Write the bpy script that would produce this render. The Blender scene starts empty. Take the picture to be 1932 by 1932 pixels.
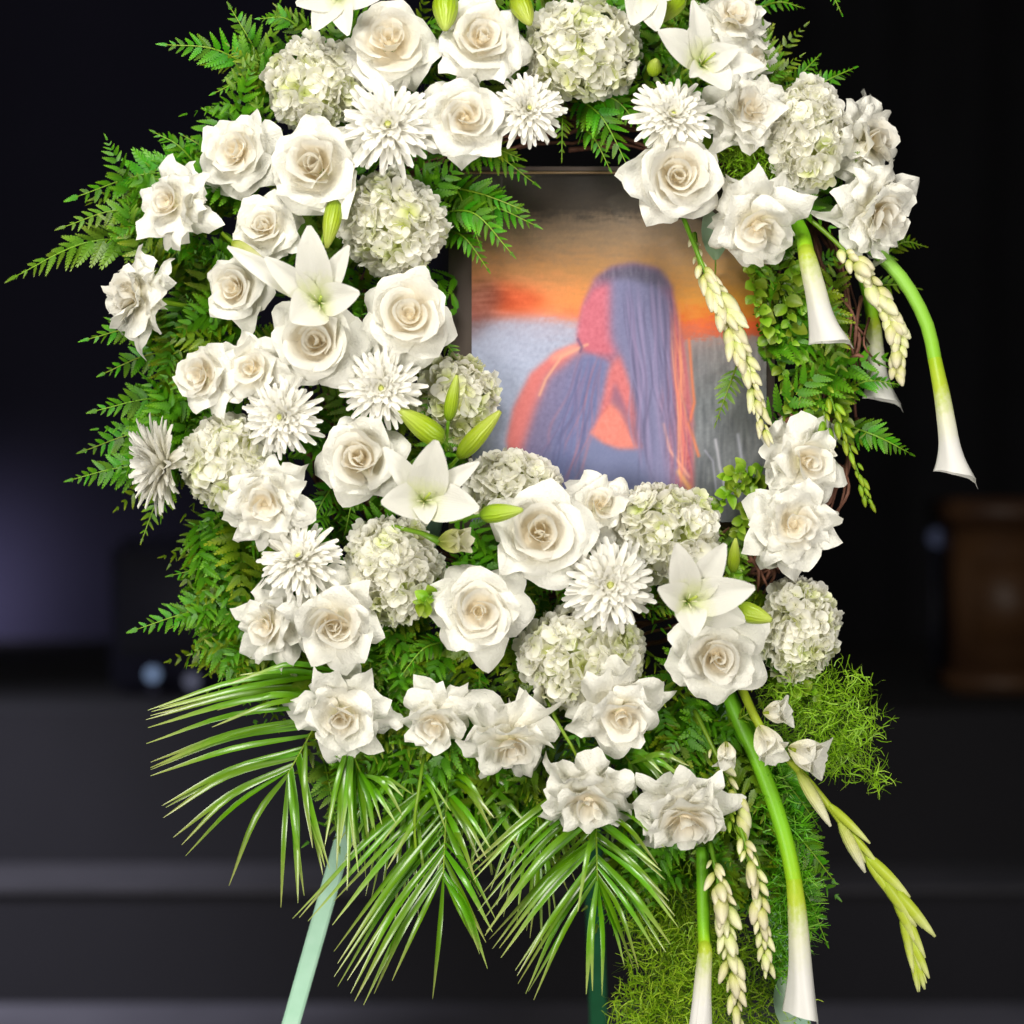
import bpy, math, random
import numpy as np
from mathutils import Vector, Matrix, Quaternion

random.seed(7)
rng = np.random.default_rng(7)
scene = bpy.context.scene
COL = scene.collection
R = math.radians

# ------------------------------------------------------------------ camera
K = 1.2 / 1932.0          # metres per photo pixel (1932-wide view) in the plane of the wreath
DC = 2.4                  # camera to wreath plane
ZC = 1.25                 # camera height
cam = bpy.data.cameras.new("camera")
cam.sensor_width = 36; cam.lens = 36 * DC / 1.2
cam.clip_end = 60; cam.clip_start = 0.05
cam.dof.use_dof = True; cam.dof.focus_distance = DC - 0.085; cam.dof.aperture_fstop = 72 / 34.0
camo = bpy.data.objects.new("camera", cam); COL.objects.link(camo)
camo.location = (0, -DC, ZC); camo.rotation_euler = (R(90), 0, 0)
scene.camera = camo

# ------------------------------------------------------------------ world, lamps, exposure
w = bpy.data.worlds.new("World"); scene.world = w; w.use_nodes = True
w.node_tree.nodes["Background"].inputs[0].default_value = (0.35, 0.38, 0.6, 1)
w.node_tree.nodes["Background"].inputs[1].default_value = 0.012

def aim(o, target):
    o.rotation_euler = (Vector(target) - Vector(o.location)).to_track_quat('-Z', 'Y').to_euler()
def area(name, loc, target, size, power, col):
    l = bpy.data.lights.new(name, 'AREA'); l.energy = power; l.size = size; l.color = col
    o = bpy.data.objects.new(name, l); COL.objects.link(o); o.location = loc; aim(o, target); return o
def spot(name, loc, target, power, col, ang, blend=1.0, rad=0.3):
    l = bpy.data.lights.new(name, 'SPOT'); l.energy = power; l.color = col
    l.spot_size = R(ang); l.spot_blend = blend; l.shadow_soft_size = rad
    o = bpy.data.objects.new(name, l); COL.objects.link(o); o.location = loc; aim(o, target); return o
area("key_light", (-0.35, -1.75, 3.0), (0, 0, 1.3), 0.9, 53, (1.0, 0.965, 0.89))
area("front_light", (-1.5, -2.6, 1.15), (0, 0, 1.2), 1.0, 58, (1.0, 0.955, 0.86))
area("side_light", (1.75, -2.4, 0.85), (0.1, 0, 1.2), 0.9, 47, (1.0, 0.955, 0.87))
spot("stage_wash_light", (-2.6, 5.55, 0.78), (-2.3, 6.3, 0.80), 110, (0.84, 0.78, 1.0), 80)
spot("step_light", (-2.3, 1.5, 2.4), (-1.45, 2.9, 0.25), 640, (0.84, 0.84, 1.0), 46)
spot("floor_light", (1.6, 1.4, 2.4), (0.95, 2.6, 0.0), 95, (0.9, 0.9, 1.0), 36)
spot("lectern_light", (2.6, 2.2, 3.0), (1.75, 4.4, 1.05), 9, (1.0, 0.72, 0.5), 40)
scene.view_settings.view_transform = 'Standard'
scene.view_settings.look = 'None'
scene.view_settings.exposure = 0.0
scene.view_settings.gamma = 1.0
scene.cycles.use_denoising = True
scene.cycles.max_bounces = 10; scene.cycles.diffuse_bounces = 8
scene.cycles.sample_clamp_indirect = 4

# ------------------------------------------------------------------ helpers
def P(px, py, y=0.0):
    f = (DC + y) / DC
    return Vector(((px - 966) * K * f, y, ZC + (966 - py) * K * f))
def kk(y): return K * (DC + y) / DC
def lin(c):
    c = np.asarray(c, float) / 255.0
    return np.where(c <= 0.04045, c / 12.92, ((c + 0.055) / 1.055) ** 2.4)
def L4(r, g, b):
    v = lin((r, g, b)); return (float(v[0]), float(v[1]), float(v[2]), 1.0)

def mesh(name, v, f, m=None, uv=None, smooth=True):
    me = bpy.data.meshes.new(name)
    me.from_pydata([tuple(map(float, q)) for q in v], [], [tuple(map(int, q)) for q in f])
    if uv is not None:
        lay = me.uv_layers.new(name="uv")
        li = np.empty(len(me.loops), dtype=np.int32); me.loops.foreach_get("vertex_index", li)
        lay.data.foreach_set("uv", np.asarray(uv, dtype=np.float32)[li].ravel())
    if smooth:
        me.polygons.foreach_set("use_smooth", np.ones(len(me.polygons), dtype=bool))
    if m: me.materials.append(m)
    me.update()
    return me
def obj(name, me, parent=None, mat=None):
    o = bpy.data.objects.new(name, me); COL.objects.link(o)
    if parent is not None: o.parent = parent
    if mat is not None: o.matrix_local = mat
    return o
def tag(o, label, cat=None, group=None, kind=None):
    o["label"] = label
    if cat: o["category"] = cat
    if group: o["group"] = group
    if kind: o["kind"] = kind
    return o
def empty(name, loc, rot=None, label=None, cat=None, group=None):
    o = bpy.data.objects.new(name, None); COL.objects.link(o); o.empty_display_size = 0.02
    o.location = loc
    if rot is not None: o.rotation_mode = 'QUATERNION'; o.rotation_quaternion = rot
    if label: tag(o, label, cat, group)
    return o
def face_rot(tx, tz, roll=0.0):
    return Vector((tx, -1, tz)).to_track_quat('Z', 'Y') @ Quaternion((0, 0, 1), roll)

def catmull(pts, n):
    pts = [Vector(p) for p in pts]
    if len(pts) == 2: return [pts[0].lerp(pts[1], i / n) for i in range(n + 1)]
    e = [pts[0] * 2 - pts[1]] + pts + [pts[-1] * 2 - pts[-2]]
    out = []; m = len(pts) - 1
    for i in range(n + 1):
        t = i / n * m; j = min(int(t), m - 1); t -= j
        a, b, c, d = e[j], e[j + 1], e[j + 2], e[j + 3]
        out.append(0.5 * ((2 * b) + (c - a) * t + (2 * a - 5 * b + 4 * c - d) * t * t + (3 * b - a - 3 * c + d) * t ** 3))
    return out
def tube(pts, rad, sides=6, cap=True):
    """rad: list of radii (one per point) or function; returns verts, faces, uv"""
    v, f, uv = [], [], []; n = len(pts); prev = None
    for i, p in enumerate(pts):
        t = (pts[min(i + 1, n - 1)] - pts[max(i - 1, 0)]).normalized()
        if prev is None:
            a = Vector((0, 1, 0)) if abs(t.y) < 0.9 else Vector((1, 0, 0))
            s = t.cross(a).normalized()
        else:
            s = (prev - t * prev.dot(t)).normalized()
        prev = s; b = t.cross(s)
        r = rad[i] if not callable(rad) else rad(i / (n - 1))
        for k in range(sides):
            a = 2 * math.pi * k / sides
            v.append(p + (s * math.cos(a) + b * math.sin(a)) * r); uv.append((k / sides, i / (n - 1)))
    for i in range(n - 1):
        for k in range(sides):
            k2 = (k + 1) % sides
            f.append((i * sides + k, i * sides + k2, (i + 1) * sides + k2, (i + 1) * sides + k))
    if cap:
        f.append(tuple(range(sides))[::-1]); f.append(tuple((n - 1) * sides + k for k in range(sides)))
    return v, f, uv
def grid_faces(nu, nv):
    return [(j * nu + i, j * nu + i + 1, (j + 1) * nu + i + 1, (j + 1) * nu + i) for j in range(nv - 1) for i in range(nu - 1)]
def box(x0, x1, y0, y1, z0, z1, bev=0.0):
    if bev <= 0:
        v = [(x, y, z) for x in (x0, x1) for y in (y0, y1) for z in (z0, z1)]
        f = [(0, 1, 3, 2), (4, 6, 7, 5), (0, 4, 5, 1), (2, 3, 7, 6), (0, 2, 6, 4), (1, 5, 7, 3)]
        return v, f
    import bmesh
    bm = bmesh.new(); bmesh.ops.create_cube(bm, size=1)
    for q in bm.verts:
        q.co = Vector(((x0 + x1) / 2 + q.co.x * (x1 - x0), (y0 + y1) / 2 + q.co.y * (y1 - y0), (z0 + z1) / 2 + q.co.z * (z1 - z0)))
    bmesh.ops.bevel(bm, geom=list(bm.edges), offset=bev, segments=2, affect='EDGES')
    bm.verts.ensure_lookup_table()
    v = [tuple(q.co) for q in bm.verts]; f = [tuple(q.index for q in fc.verts) for fc in bm.faces]
    bm.free(); return v, f

def ball(rx, ry, rz, nseg=12, nring=8):
    v, f = [], []
    for j in range(nring + 1):
        a = math.pi * j / nring
        for i in range(nseg): b = 2 * math.pi * i / nseg; v.append((rx * math.sin(a) * math.cos(b), ry * math.sin(a) * math.sin(b), rz * math.cos(a)))
    for j in range(nring):
        for i in range(nseg): f.append((j * nseg + i, j * nseg + (i + 1) % nseg, (j + 1) * nseg + (i + 1) % nseg, (j + 1) * nseg + i))
    return v, f

# ------------------------------------------------------------------ materials
def newmat(name):
    m = bpy.data.materials.new(name); m.use_nodes = True
    nt = m.node_tree; nt.nodes.clear()
    out = nt.nodes.new("ShaderNodeOutputMaterial")
    return m, nt, out
def ramp(nt, stops):
    r = nt.nodes.new("ShaderNodeValToRGB"); e = r.color_ramp.elements
    while len(e) > 1: e.remove(e[-1])
    e[0].position, e[0].color = stops[0]
    for p, c in stops[1:]:
        q = e.new(p); q.color = c
    return r
def thin(name, stops, rough=0.5, trans=0.25, tcol=None, hue=0.0, val=0.0, vein=0.0, spec=0.4, axis=1, nscale=18, coat=0.0, crinkle=0.0):
    """petal / leaf material: ramp along the piece, noise, per-object variation, light through the blade"""
    m, nt, out = newmat(name); N = nt.nodes.new; lk = nt.links.new
    uvn = N("ShaderNodeUVMap"); sep = N("ShaderNodeSeparateXYZ"); lk(uvn.outputs[0], sep.inputs[0])
    tc = N("ShaderNodeTexCoord")
    nz = N("ShaderNodeTexNoise"); nz.inputs["Scale"].default_value = nscale * 10; nz.inputs["Detail"].default_value = 3
    geo = N("ShaderNodeNewGeometry"); lk(geo.outputs["Position"], nz.inputs["Vector"])
    ad = N("ShaderNodeMath"); ad.operation = 'MULTIPLY_ADD'; lk(nz.outputs[0], ad.inputs[0]); ad.inputs[1].default_value = 0.22
    sb = N("ShaderNodeMath"); sb.operation = 'SUBTRACT'; lk(sep.outputs[axis], sb.inputs[0]); sb.inputs[1].default_value = 0.11
    lk(sb.outputs[0], ad.inputs[2])
    rp = ramp(nt, stops); lk(ad.outputs[0], rp.inputs[0]); col = rp.outputs[0]
    oi = N("ShaderNodeObjectInfo")
    hs = N("ShaderNodeHueSaturation"); lk(col, hs.inputs["Color"])
    mh = N("ShaderNodeMath"); mh.operation = 'MULTIPLY_ADD'; lk(oi.outputs["Random"], mh.inputs[0]); mh.inputs[1].default_value = hue; mh.inputs[2].default_value = 0.5 - hue / 2
    mv = N("ShaderNodeMath"); mv.operation = 'MULTIPLY_ADD'; lk(oi.outputs["Random"], mv.inputs[0]); mv.inputs[1].default_value = val; mv.inputs[2].default_value = 1 - val / 2
    lk(mh.outputs[0], hs.inputs["Hue"]); lk(mv.outputs[0], hs.inputs["Value"]); col = hs.outputs[0]
    b = N("ShaderNodeBsdfPrincipled"); b.inputs["Roughness"].default_value = rough; b.inputs["Specular IOR Level"].default_value = spec
    b.inputs["Coat Weight"].default_value = coat; b.inputs["Coat Roughness"].default_value = 0.12
    lk(col, b.inputs["Base Color"])
    if vein > 0:
        wv = N("ShaderNodeTexWave"); wv.wave_type = 'BANDS'; wv.bands_direction = 'X'
        wv.inputs["Scale"].default_value = 5; wv.inputs["Distortion"].default_value = 2.5; wv.inputs["Detail"].default_value = 2
        lk(uvn.outputs[0], wv.inputs["Vector"])
        bp = N("ShaderNodeBump"); bp.inputs["Strength"].default_value = vein; bp.inputs["Distance"].default_value = 0.002
        lk(wv.outputs[0], bp.inputs["Height"]); lk(bp.outputs[0], b.inputs["Normal"])
    if crinkle > 0:
        n2 = N("ShaderNodeTexNoise"); n2.inputs["Scale"].default_value = 210; n2.inputs["Detail"].default_value = 3; n2.inputs["Distortion"].default_value = 1.2
        lk(geo.outputs["Position"], n2.inputs["Vector"])
        b2 = N("ShaderNodeBump"); b2.inputs["Strength"].default_value = crinkle; b2.inputs["Distance"].default_value = 0.004
        lk(n2.outputs[0], b2.inputs["Height"])
        if vein > 0: lk(bp.outputs[0], b2.inputs["Normal"])
        lk(b2.outputs[0], b.inputs["Normal"])
    tr = N("ShaderNodeBsdfTranslucent")
    if tcol: tr.inputs[0].default_value = tcol
    else: lk(col, tr.inputs[0])
    mx = N("ShaderNodeMixShader"); mx.inputs[0].default_value = trans
    lk(b.outputs[0], mx.inputs[1]); lk(tr.outputs[0], mx.inputs[2]); lk(mx.outputs[0], out.inputs[0])
    return m
def solid(name, c1, c2, scale=30, rough=0.6, spec=0.4, bump=0.0, metal=0.0, coat=0.0):
    m, nt, out = newmat(name); N = nt.nodes.new; lk = nt.links.new
    tc = N("ShaderNodeTexCoord"); nz = N("ShaderNodeTexNoise"); nz.inputs["Scale"].default_value = scale; nz.inputs["Detail"].default_value = 5
    lk(tc.outputs["Object"], nz.inputs["Vector"])
    rp = ramp(nt, [(0.3, c1), (0.7, c2)]); lk(nz.outputs[0], rp.inputs[0])
    b = N("ShaderNodeBsdfPrincipled"); lk(rp.outputs[0], b.inputs["Base Color"])
    b.inputs["Roughness"].default_value = rough; b.inputs["Specular IOR Level"].default_value = spec
    b.inputs["Metallic"].default_value = metal; b.inputs["Coat Weight"].default_value = coat
    if bump:
        bp = N("ShaderNodeBump"); bp.inputs["Strength"].default_value = bump; bp.inputs["Distance"].default_value = 0.003
        lk(nz.outputs[0], bp.inputs["Height"]); lk(bp.outputs[0], b.inputs["Normal"])
    lk(b.outputs[0], out.inputs[0]); return m

WHITE = (0.83, 0.82, 0.78, 1)
M = {}
M['rose_out'] = thin("rose_petal_white", [(0.0, (0.70, 0.68, 0.42, 1)), (0.35, (0.87, 0.84, 0.73, 1)), (0.7, (0.89, 0.88, 0.81, 1))], rough=0.45, trans=0.22, val=0.06, vein=0.0, spec=0.4, crinkle=0.45)
M['rose_in'] = thin("rose_petal_cream", [(0.0, (0.85, 0.76, 0.58, 1)), (0.5, (0.88, 0.83, 0.71, 1)), (0.95, (0.89, 0.87, 0.80, 1))], rough=0.45, trans=0.32, val=0.06, vein=0.0, spec=0.4, crinkle=0.35)
M['mum'] = thin("chrysanthemum_petal", [(0.0, (0.74, 0.78, 0.45, 1)), (0.3, (0.84, 0.82, 0.72, 1)), (1.0, (0.86, 0.85, 0.80, 1))], rough=0.5, trans=0.2, val=0.04, spec=0.3)
M['mum_centre'] = solid("chrysanthemum_centre", (0.55, 0.62, 0.12, 1), (0.75, 0.75, 0.35, 1), 300, 0.7, bump=0.5)
M['lily'] = thin("lily_petal", [(0.0, (0.45, 0.58, 0.10, 1)), (0.22, (0.76, 0.78, 0.52, 1)), (0.5, (0.84, 0.83, 0.77, 1))], rough=0.45, trans=0.30, val=0.03, vein=0.12, spec=0.4, crinkle=0.15)
M['hyd'] = thin("hydrangea_petal", [(0.0, (0.79, 0.79, 0.54, 1)), (0.3, (0.87, 0.86, 0.73, 1)), (0.8, (0.90, 0.89, 0.82, 1))], rough=0.5, trans=0.35, hue=0.02, val=0.10, spec=0.35)
M['hyd_green'] = thin("hydrangea_petal_green", [(0.0, (0.50, 0.58, 0.12, 1)), (0.4, (0.68, 0.72, 0.36, 1)), (0.9, (0.78, 0.79, 0.58, 1))], rough=0.5, trans=0.25, hue=0.02, val=0.12, spec=0.35)
M['core'] = solid("hydrangea_stalks", (0.25, 0.32, 0.05, 1), (0.45, 0.48, 0.15, 1), 200, 0.8)
M['fern'] = thin("fern_leaf", [(0.0, (0.05, 0.21, 0.003, 1)), (0.5, (0.085, 0.30, 0.004, 1)), (1.0, (0.17, 0.42, 0.012, 1))], rough=0.42, trans=0.25, hue=0.04, val=0.6, spec=0.4)
M['fern_light'] = thin("fern_leaf_light", [(0.0, (0.10, 0.25, 0.012, 1)), (0.6, (0.17, 0.33, 0.02, 1)), (1.0, (0.28, 0.42, 0.06, 1))], rough=0.4, trans=0.25, hue=0.03, val=0.4, spec=0.5)
M['fern_dark'] = thin("fern_leaf_deep", [(0.0, (0.08, 0.20, 0.004, 1)), (0.5, (0.14, 0.29, 0.005, 1)), (1.0, (0.30, 0.44, 0.012, 1))], rough=0.4, trans=0.2, hue=0.05, val=0.4, spec=0.45)
M['palm'] = thin("palm_leaf", [(0.0, (0.09, 0.26, 0.003, 1)), (0.6, (0.14, 0.35, 0.003, 1)), (0.95, (0.40, 0.48, 0.12, 1))], rough=0.30, trans=0.22, hue=0.03, val=0.4, spec=0.8, vein=0.0, coat=0.22)
M['sprig'] = thin("sprig_leaf", [(0.0, (0.14, 0.28, 0.01, 1)), (0.5, (0.22, 0.40, 0.012, 1)), (1.0, (0.36, 0.52, 0.05, 1))], rough=0.4, trans=0.3, hue=0.04, val=0.5, spec=0.5)
M['needle'] = thin("asparagus_needle", [(0.0, (0.16, 0.34, 0.006, 1)), (0.5, (0.24, 0.48, 0.008, 1)), (1.0, (0.42, 0.62, 0.06, 1))], rough=0.45, trans=0.2, spec=0.4, nscale=4)
M['moss'] = thin("sprengeri_needle", [(0.0, (0.13, 0.30, 0.005, 1)), (0.5, (0.27, 0.47, 0.008, 1)), (1.0, (0.50, 0.65, 0.05, 1))], rough=0.5, trans=0.2, spec=0.4, nscale=4)
M['needle_dark'] = thin("plume_needle", [(0.0, (0.08, 0.32, 0.006, 1)), (0.6, (0.14, 0.46, 0.008, 1)), (1.0, (0.36, 0.62, 0.08, 1))], rough=0.4, trans=0.2, spec=0.5, nscale=4)
M['euc'] = thin("eucalyptus_leaf", [(0.0, (0.22, 0.36, 0.20, 1)), (0.6, (0.30, 0.45, 0.33, 1)), (1.0, (0.42, 0.55, 0.42, 1))], rough=0.4, trans=0.3, spec=0.5)
M['bud'] = thin("lily_bud_skin", [(0.0, (0.20, 0.34, 0.01, 1)), (0.5, (0.36, 0.50, 0.015, 1)), (1.0, (0.50, 0.60, 0.10, 1))], rough=0.38, trans=0.12, val=0.15, hue=0.02, spec=0.5, vein=0.3)
M['bud_cream'] = thin("lily_bud_cream", [(0.0, (0.36, 0.45, 0.03, 1)), (0.4, (0.66, 0.68, 0.25, 1)), (0.9, (0.84, 0.82, 0.62, 1))], rough=0.4, trans=0.2, val=0.1, spec=0.4, vein=0.3)
M['stem'] = thin("flower_stem", [(0.0, (0.12, 0.26, 0.01, 1)), (1.0, (0.24, 0.40, 0.02, 1))], rough=0.4, trans=0.05, hue=0.03, val=0.3, spec=0.5)
M['calla_stem'] = thin("calla_stem", [(0.0, (0.12, 0.36, 0.01, 1)), (0.6, (0.20, 0.50, 0.012, 1)), (1.0, (0.36, 0.58, 0.012, 1))], rough=0.45, trans=0.05, spec=0.4)
M['calla_stem_pale'] = thin("calla_stem_pale", [(0.0, (0.30, 0.56, 0.16, 1)), (0.5, (0.26, 0.54, 0.07, 1)), (1.0, (0.24, 0.52, 0.012, 1))], rough=0.45, trans=0.05, spec=0.4)
M['spathe'] = thin("calla_spathe", [(0.0, (0.38, 0.58, 0.015, 1)), (0.22, (0.50, 0.62, 0.05, 1)), (0.45, (0.80, 0.80, 0.60, 1)), (0.7, (0.84, 0.83, 0.80, 1))], rough=0.4, trans=0.22, spec=0.4)
M['tube_bud'] = thin("tuberose_bud", [(0.0, (0.36, 0.46, 0.04, 1)), (0.35, (0.66, 0.68, 0.28, 1)), (0.8, (0.80, 0.76, 0.52, 1))], rough=0.42, trans=0.15, hue=0.03, val=0.15, spec=0.4)
M['green_bud'] = thin("green_spike_bud", [(0.0, (0.14, 0.28, 0.01, 1)), (0.6, (0.30, 0.46, 0.02, 1)), (1.0, (0.46, 0.58, 0.06, 1))], rough=0.42, trans=0.15, hue=0.03, val=0.3, spec=0.4)
M['glad_bud'] = thin("gladiolus_bud", [(0.0, (0.34, 0.46, 0.02, 1)), (0.5, (0.48, 0.58, 0.05, 1)), (0.9, (0.70, 0.74, 0.30, 1))], rough=0.42, trans=0.15, val=0.12, spec=0.4)
M['twig'] = solid("vine_bark", (0.09, 0.035, 0.02, 1), (0.24, 0.10, 0.065, 1), 60, 0.7, bump=0.5)
M['easel'] = solid("easel_paint", (0.36, 0.62, 0.46, 1), (0.42, 0.67, 0.52, 1), 40, 0.4, bump=0.08)
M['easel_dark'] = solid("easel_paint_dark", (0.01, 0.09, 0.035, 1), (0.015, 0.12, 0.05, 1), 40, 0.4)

# ------------------------------------------------------------------ stage behind the wreath
def struct(name, v, f, m, label, smooth=False):
    o = obj(name, mesh(name, v, f, m, smooth=smooth)); o["kind"] = 'structure'; o["label"] = label; return o
m_floor = solid("stage_floor_paint", (0.06, 0.058, 0.068, 1), (0.085, 0.082, 0.095, 1), 3, 0.6)
m_riser = solid("dark_carpet", (0.0045, 0.0042, 0.0062, 1), (0.008, 0.0074, 0.0105, 1), 1.2, 0.95)
m_tread = solid("tread_carpet", (0.024, 0.023, 0.027, 1), (0.034, 0.032, 0.037, 1), 5, 0.85)
m_wall = solid("backdrop_cloth", (0.010, 0.010, 0.026, 1), (0.015, 0.014, 0.032, 1), 0.8, 0.95)
m_black = solid("black_curtain_cloth", (0.003, 0.003, 0.005, 1), (0.006, 0.006, 0.009, 1), 3, 0.95)
def sheet(x0, x1, y0, y1, z):
    return [(x0, y0, z), (x1, y0, z), (x1, y1, z), (x0, y1, z)], [(0, 1, 2, 3)]
struct("floor", *sheet(-9, 9, -9, 2.81, 0.0), m_floor, "dark grey stage floor in front of the steps")
v, f = box(-9, 9, 2.81, 3.157, -0.05, 0.283)
struct("step_riser", v, f, m_riser, "dark low step running across the stage")
v, f = box(-9, 9, 2.795, 3.157, 0.2832, 0.297)
struct("step_tread", v, f, m_tread, "paler grey tread on the low step")
v, f = box(-9, 9, 3.158, 8.0, -0.05, 0.71)
struct("stage_platform", v, f, m_riser, "dark raised platform above the step")
# pleated backdrop
def curtain(x0, x1, yy, z0, z1, amp, pitch):
    n = int((x1 - x0) / pitch * 8); vv = []; ff = []
    for i in range(n + 1):
        x = x0 + (x1 - x0) * i / n
        y = yy + amp * math.sin(2 * math.pi * x / pitch) + 0.4 * amp * math.sin(1.7 * x + 2.3 * math.sin(x))
        vv += [(x, y, z0), (x, y, z1)]
        if i: ff.append((2 * i - 2, 2 * i, 2 * i + 1, 2 * i - 1))
    return vv, ff
v, f = curtain(-7, -0.2, 6.3, 0.705, 6, 0.02, 0.9)
tag(obj("stage_curtain", mesh("stage_curtain", v, f, m_wall)), "grey violet lit backdrop curtain left of the wreath", "curtain")
v, f = curtain(-0.3, 7.5, 6.1, 0.705, 6, 0.05, 0.4)
tag(obj("stage_curtain", mesh("black_curtain", v, f, m_black)), "black backdrop curtain right of the wreath", "curtain")

m_spk = solid("speaker_cabinet", (0.004, 0.004, 0.012, 1), (0.008, 0.008, 0.02, 1), 20, 0.6)
m_grille = solid("speaker_grille", (0.003, 0.003, 0.008, 1), (0.006, 0.006, 0.014, 1), 200, 0.8)
def glow(name, c, s):
    m, nt, out = newmat(name); e = nt.nodes.new("ShaderNodeEmission"); e.inputs[0].default_value = c; e.inputs[1].default_value = s
    nt.links.new(e.outputs[0], out.inputs[0]); return m
ys = 3.6
a = P(205, 1318, ys); b = P(520, 1015, ys)
root = empty("loudspeaker", ((a.x + b.x) / 2, ys, 0.71), label="dark stage monitor speaker on the platform behind the ferns", cat="speaker")
v, f = box(a.x - root.location.x, b.x - root.location.x, 0, 0.4, 0, b.z - 0.71, 0.03)
obj("cabinet", mesh("cabinet", v, f, m_spk), root)
v, f = box(a.x - root.location.x + 0.03, b.x - root.location.x - 0.03, -0.012, 0.0, 0.12, b.z - 0.75, 0.005)
obj("grille", mesh("grille", v, f, m_grille), root)
def lampdisc(px, py, y, r, colr, s, label):
    p = P(px, py, y); root = empty("stage_lamp", p, label=label, cat="lamp", group="small stage lamps out of focus")
    pts = [Vector((0, -0.03, 0)), Vector((0, 0.06, 0))]
    vv, ff, uu = tube([Vector((0, 0, 0)), Vector((0, 0.03, 0)), Vector((0, 0.09, 0))], [r * 1.1, r * 1.15, r * 0.7], 14)
    obj("housing", mesh("housing", vv, ff, m_spk), root)
    vv = [(r * math.cos(t * math.pi / 7), -0.004, r * math.sin(t * math.pi / 7)) for t in range(14)]
    obj("lens", mesh("lens", vv, [tuple(range(14))], glow("lens_glow", colr, s)), root)
    vv, ff = box(-0.01, 0.01, 0.02, 0.04, -(p.z - 0.712) if p.z - 0.712 < 1 else -1, -r)
    obj("stand", mesh("stand", vv, ff, m_spk), root)
lampdisc(288, 1272, ys - 0.12, 0.020, (0.35, 0.5, 0.8, 1), 0.55, "left one of two dim bluish lamps below the dark speaker")
lampdisc(362, 1285, ys - 0.12, 0.020, (0.4, 0.42, 0.6, 1), 0.3, "right one of two dim lamps below the dark speaker")
lampdisc(1768, 1015, ys + 0.4, 0.028, (0.3, 0.35, 0.6, 1), 0.10, "faint lamp right of the wreath beside the brown lectern")

m_wood = solid("lectern_wood", (0.035, 0.015, 0.008, 1), (0.09, 0.042, 0.014, 1), 2.5, 0.5, bump=0.1)
yl = 3.7
a = P(1795, 1345, yl); b = P(2030, 940, yl)
root = empty("lectern", ((a.x + b.x) / 2, yl, 0.71), label="brown wooden lectern at the right edge of the stage", cat="lectern")
hw = (b.x - a.x) / 2; hh = b.z - 0.71
v, f = box(-hw * 0.85, hw * 0.85, 0.02, 0.30, 0.06, hh - 0.08, 0.01); obj("body", mesh("body", v, f, m_wood), root)
v, f = box(-hw * 0.6, hw * 0.6, 0.0, 0.02, 0.15, hh - 0.18, 0.006); obj("front_panel", mesh("front_panel", v, f, m_wood), root)
v, f = box(-hw, hw, -0.04, 0.36, hh - 0.08, hh, 0.012); obj("top", mesh("top", v, f, m_wood), root)
v, f = box(-hw * 0.95, hw * 0.95, -0.02, 0.34, 0, 0.06, 0.01); obj("base", mesh("base", v, f, m_wood), root)

# ------------------------------------------------------------------ easel
root = empty("easel", P(1060, 330, 0.09), label="pale green metal easel stand carrying the wreath", cat="easel")
O = Vector(root.location)
def bar(p0, p1, wd, th, m, name):
    p0 = Vector(p0) - O; p1 = Vector(p1) - O
    t = (p1 - p0).normalized(); s = Vector((0, 1, 0)).cross(t).normalized(); n = t.cross(s)
    vv = []
    for p in (p0, p1):
        for a_, b_ in ((-1, -1), (-.75, -1.0), (.75, -1.0), (1, -1), (1, 1), (-1, 1)):
            pad = 0.7 if abs(a_) == 1 and b_ == -1 else 1
            vv.append(p + s * wd / 2 * a_ + n * th / 2 * b_ * pad)
    ff = [(i, (i + 1) % 6, 6 + (i + 1) % 6, 6 + i) for i in range(6)] + [tuple(range(6))[::-1], tuple(range(6, 12))]
    return obj(name, mesh(name, vv, ff, m, smooth=False), root)
q0 = P(1005, 330, 0.10); q1 = P(632, 1640, 0.05); d = (q1 - q0); q2 = q0 + d * ((q0.z) / -d.z)
bar(q0, q2, 0.021, 0.012, M['easel'], "leg")
q0 = P(1115, 330, 0.10); q1 = P(1440, 1640, 0.05); d = (q1 - q0); q2 = q0 + d * ((q0.z) / -d.z)
bar(q0, q2, 0.021, 0.012, M['easel'], "leg")
q0 = P(1075, 330, 0.13); q1 = P(1128, 1900, 0.45); d = (q1 - q0); q2 = q0 + d * ((q0.z) / -d.z)
bar(q0, q2, 0.024, 0.012, M['easel_dark'], "leg")
bar(P(970, 335, 0.11), P(1150, 335, 0.11), 0.025, 0.012, M['easel'], "crossbar")
bar(P(700, 1420, 0.09), P(1380, 1420, 0.09), 0.025, 0.012, M['easel'], "crossbar")

# ------------------------------------------------------------------ grapevine wreath
wc = (1085, 690)
root = empty("grapevine_wreath", P(wc[0], wc[1], 0.03), label="ring of twisted reddish brown vine twigs under the flowers", cat="wreath")
O = Vector(root.location)
for i in range(64):
    a0 = rng.uniform(0, 2 * math.pi); sp = rng.uniform(0.9, 2.4); n = 22
    rr0 = rng.uniform(430, 535); y0 = rng.uniform(0.005, 0.06); ph = rng.uniform(0, 6.28); am = rng.uniform(8, 34); fr = rng.uniform(2, 4.5)
    pts = []
    for j in range(n + 1):
        t = a0 + sp * j / n
        rad = (rr0 + am * math.sin(fr * t + ph) + rng.normal(0, 2.5))
        pts.append(P(wc[0] + rad * math.cos(t), wc[1] + rad * math.sin(t), y0 + 0.02 * math.cos(fr * t + ph)) - O)
    r0 = rng.uniform(0.0016, 0.0036)
    v, f, uv = tube(pts, lambda t: r0 * (1 - 0.5 * t), 5)
    obj("twig", mesh("twig", v, f, M['twig'], uv), root)
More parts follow.
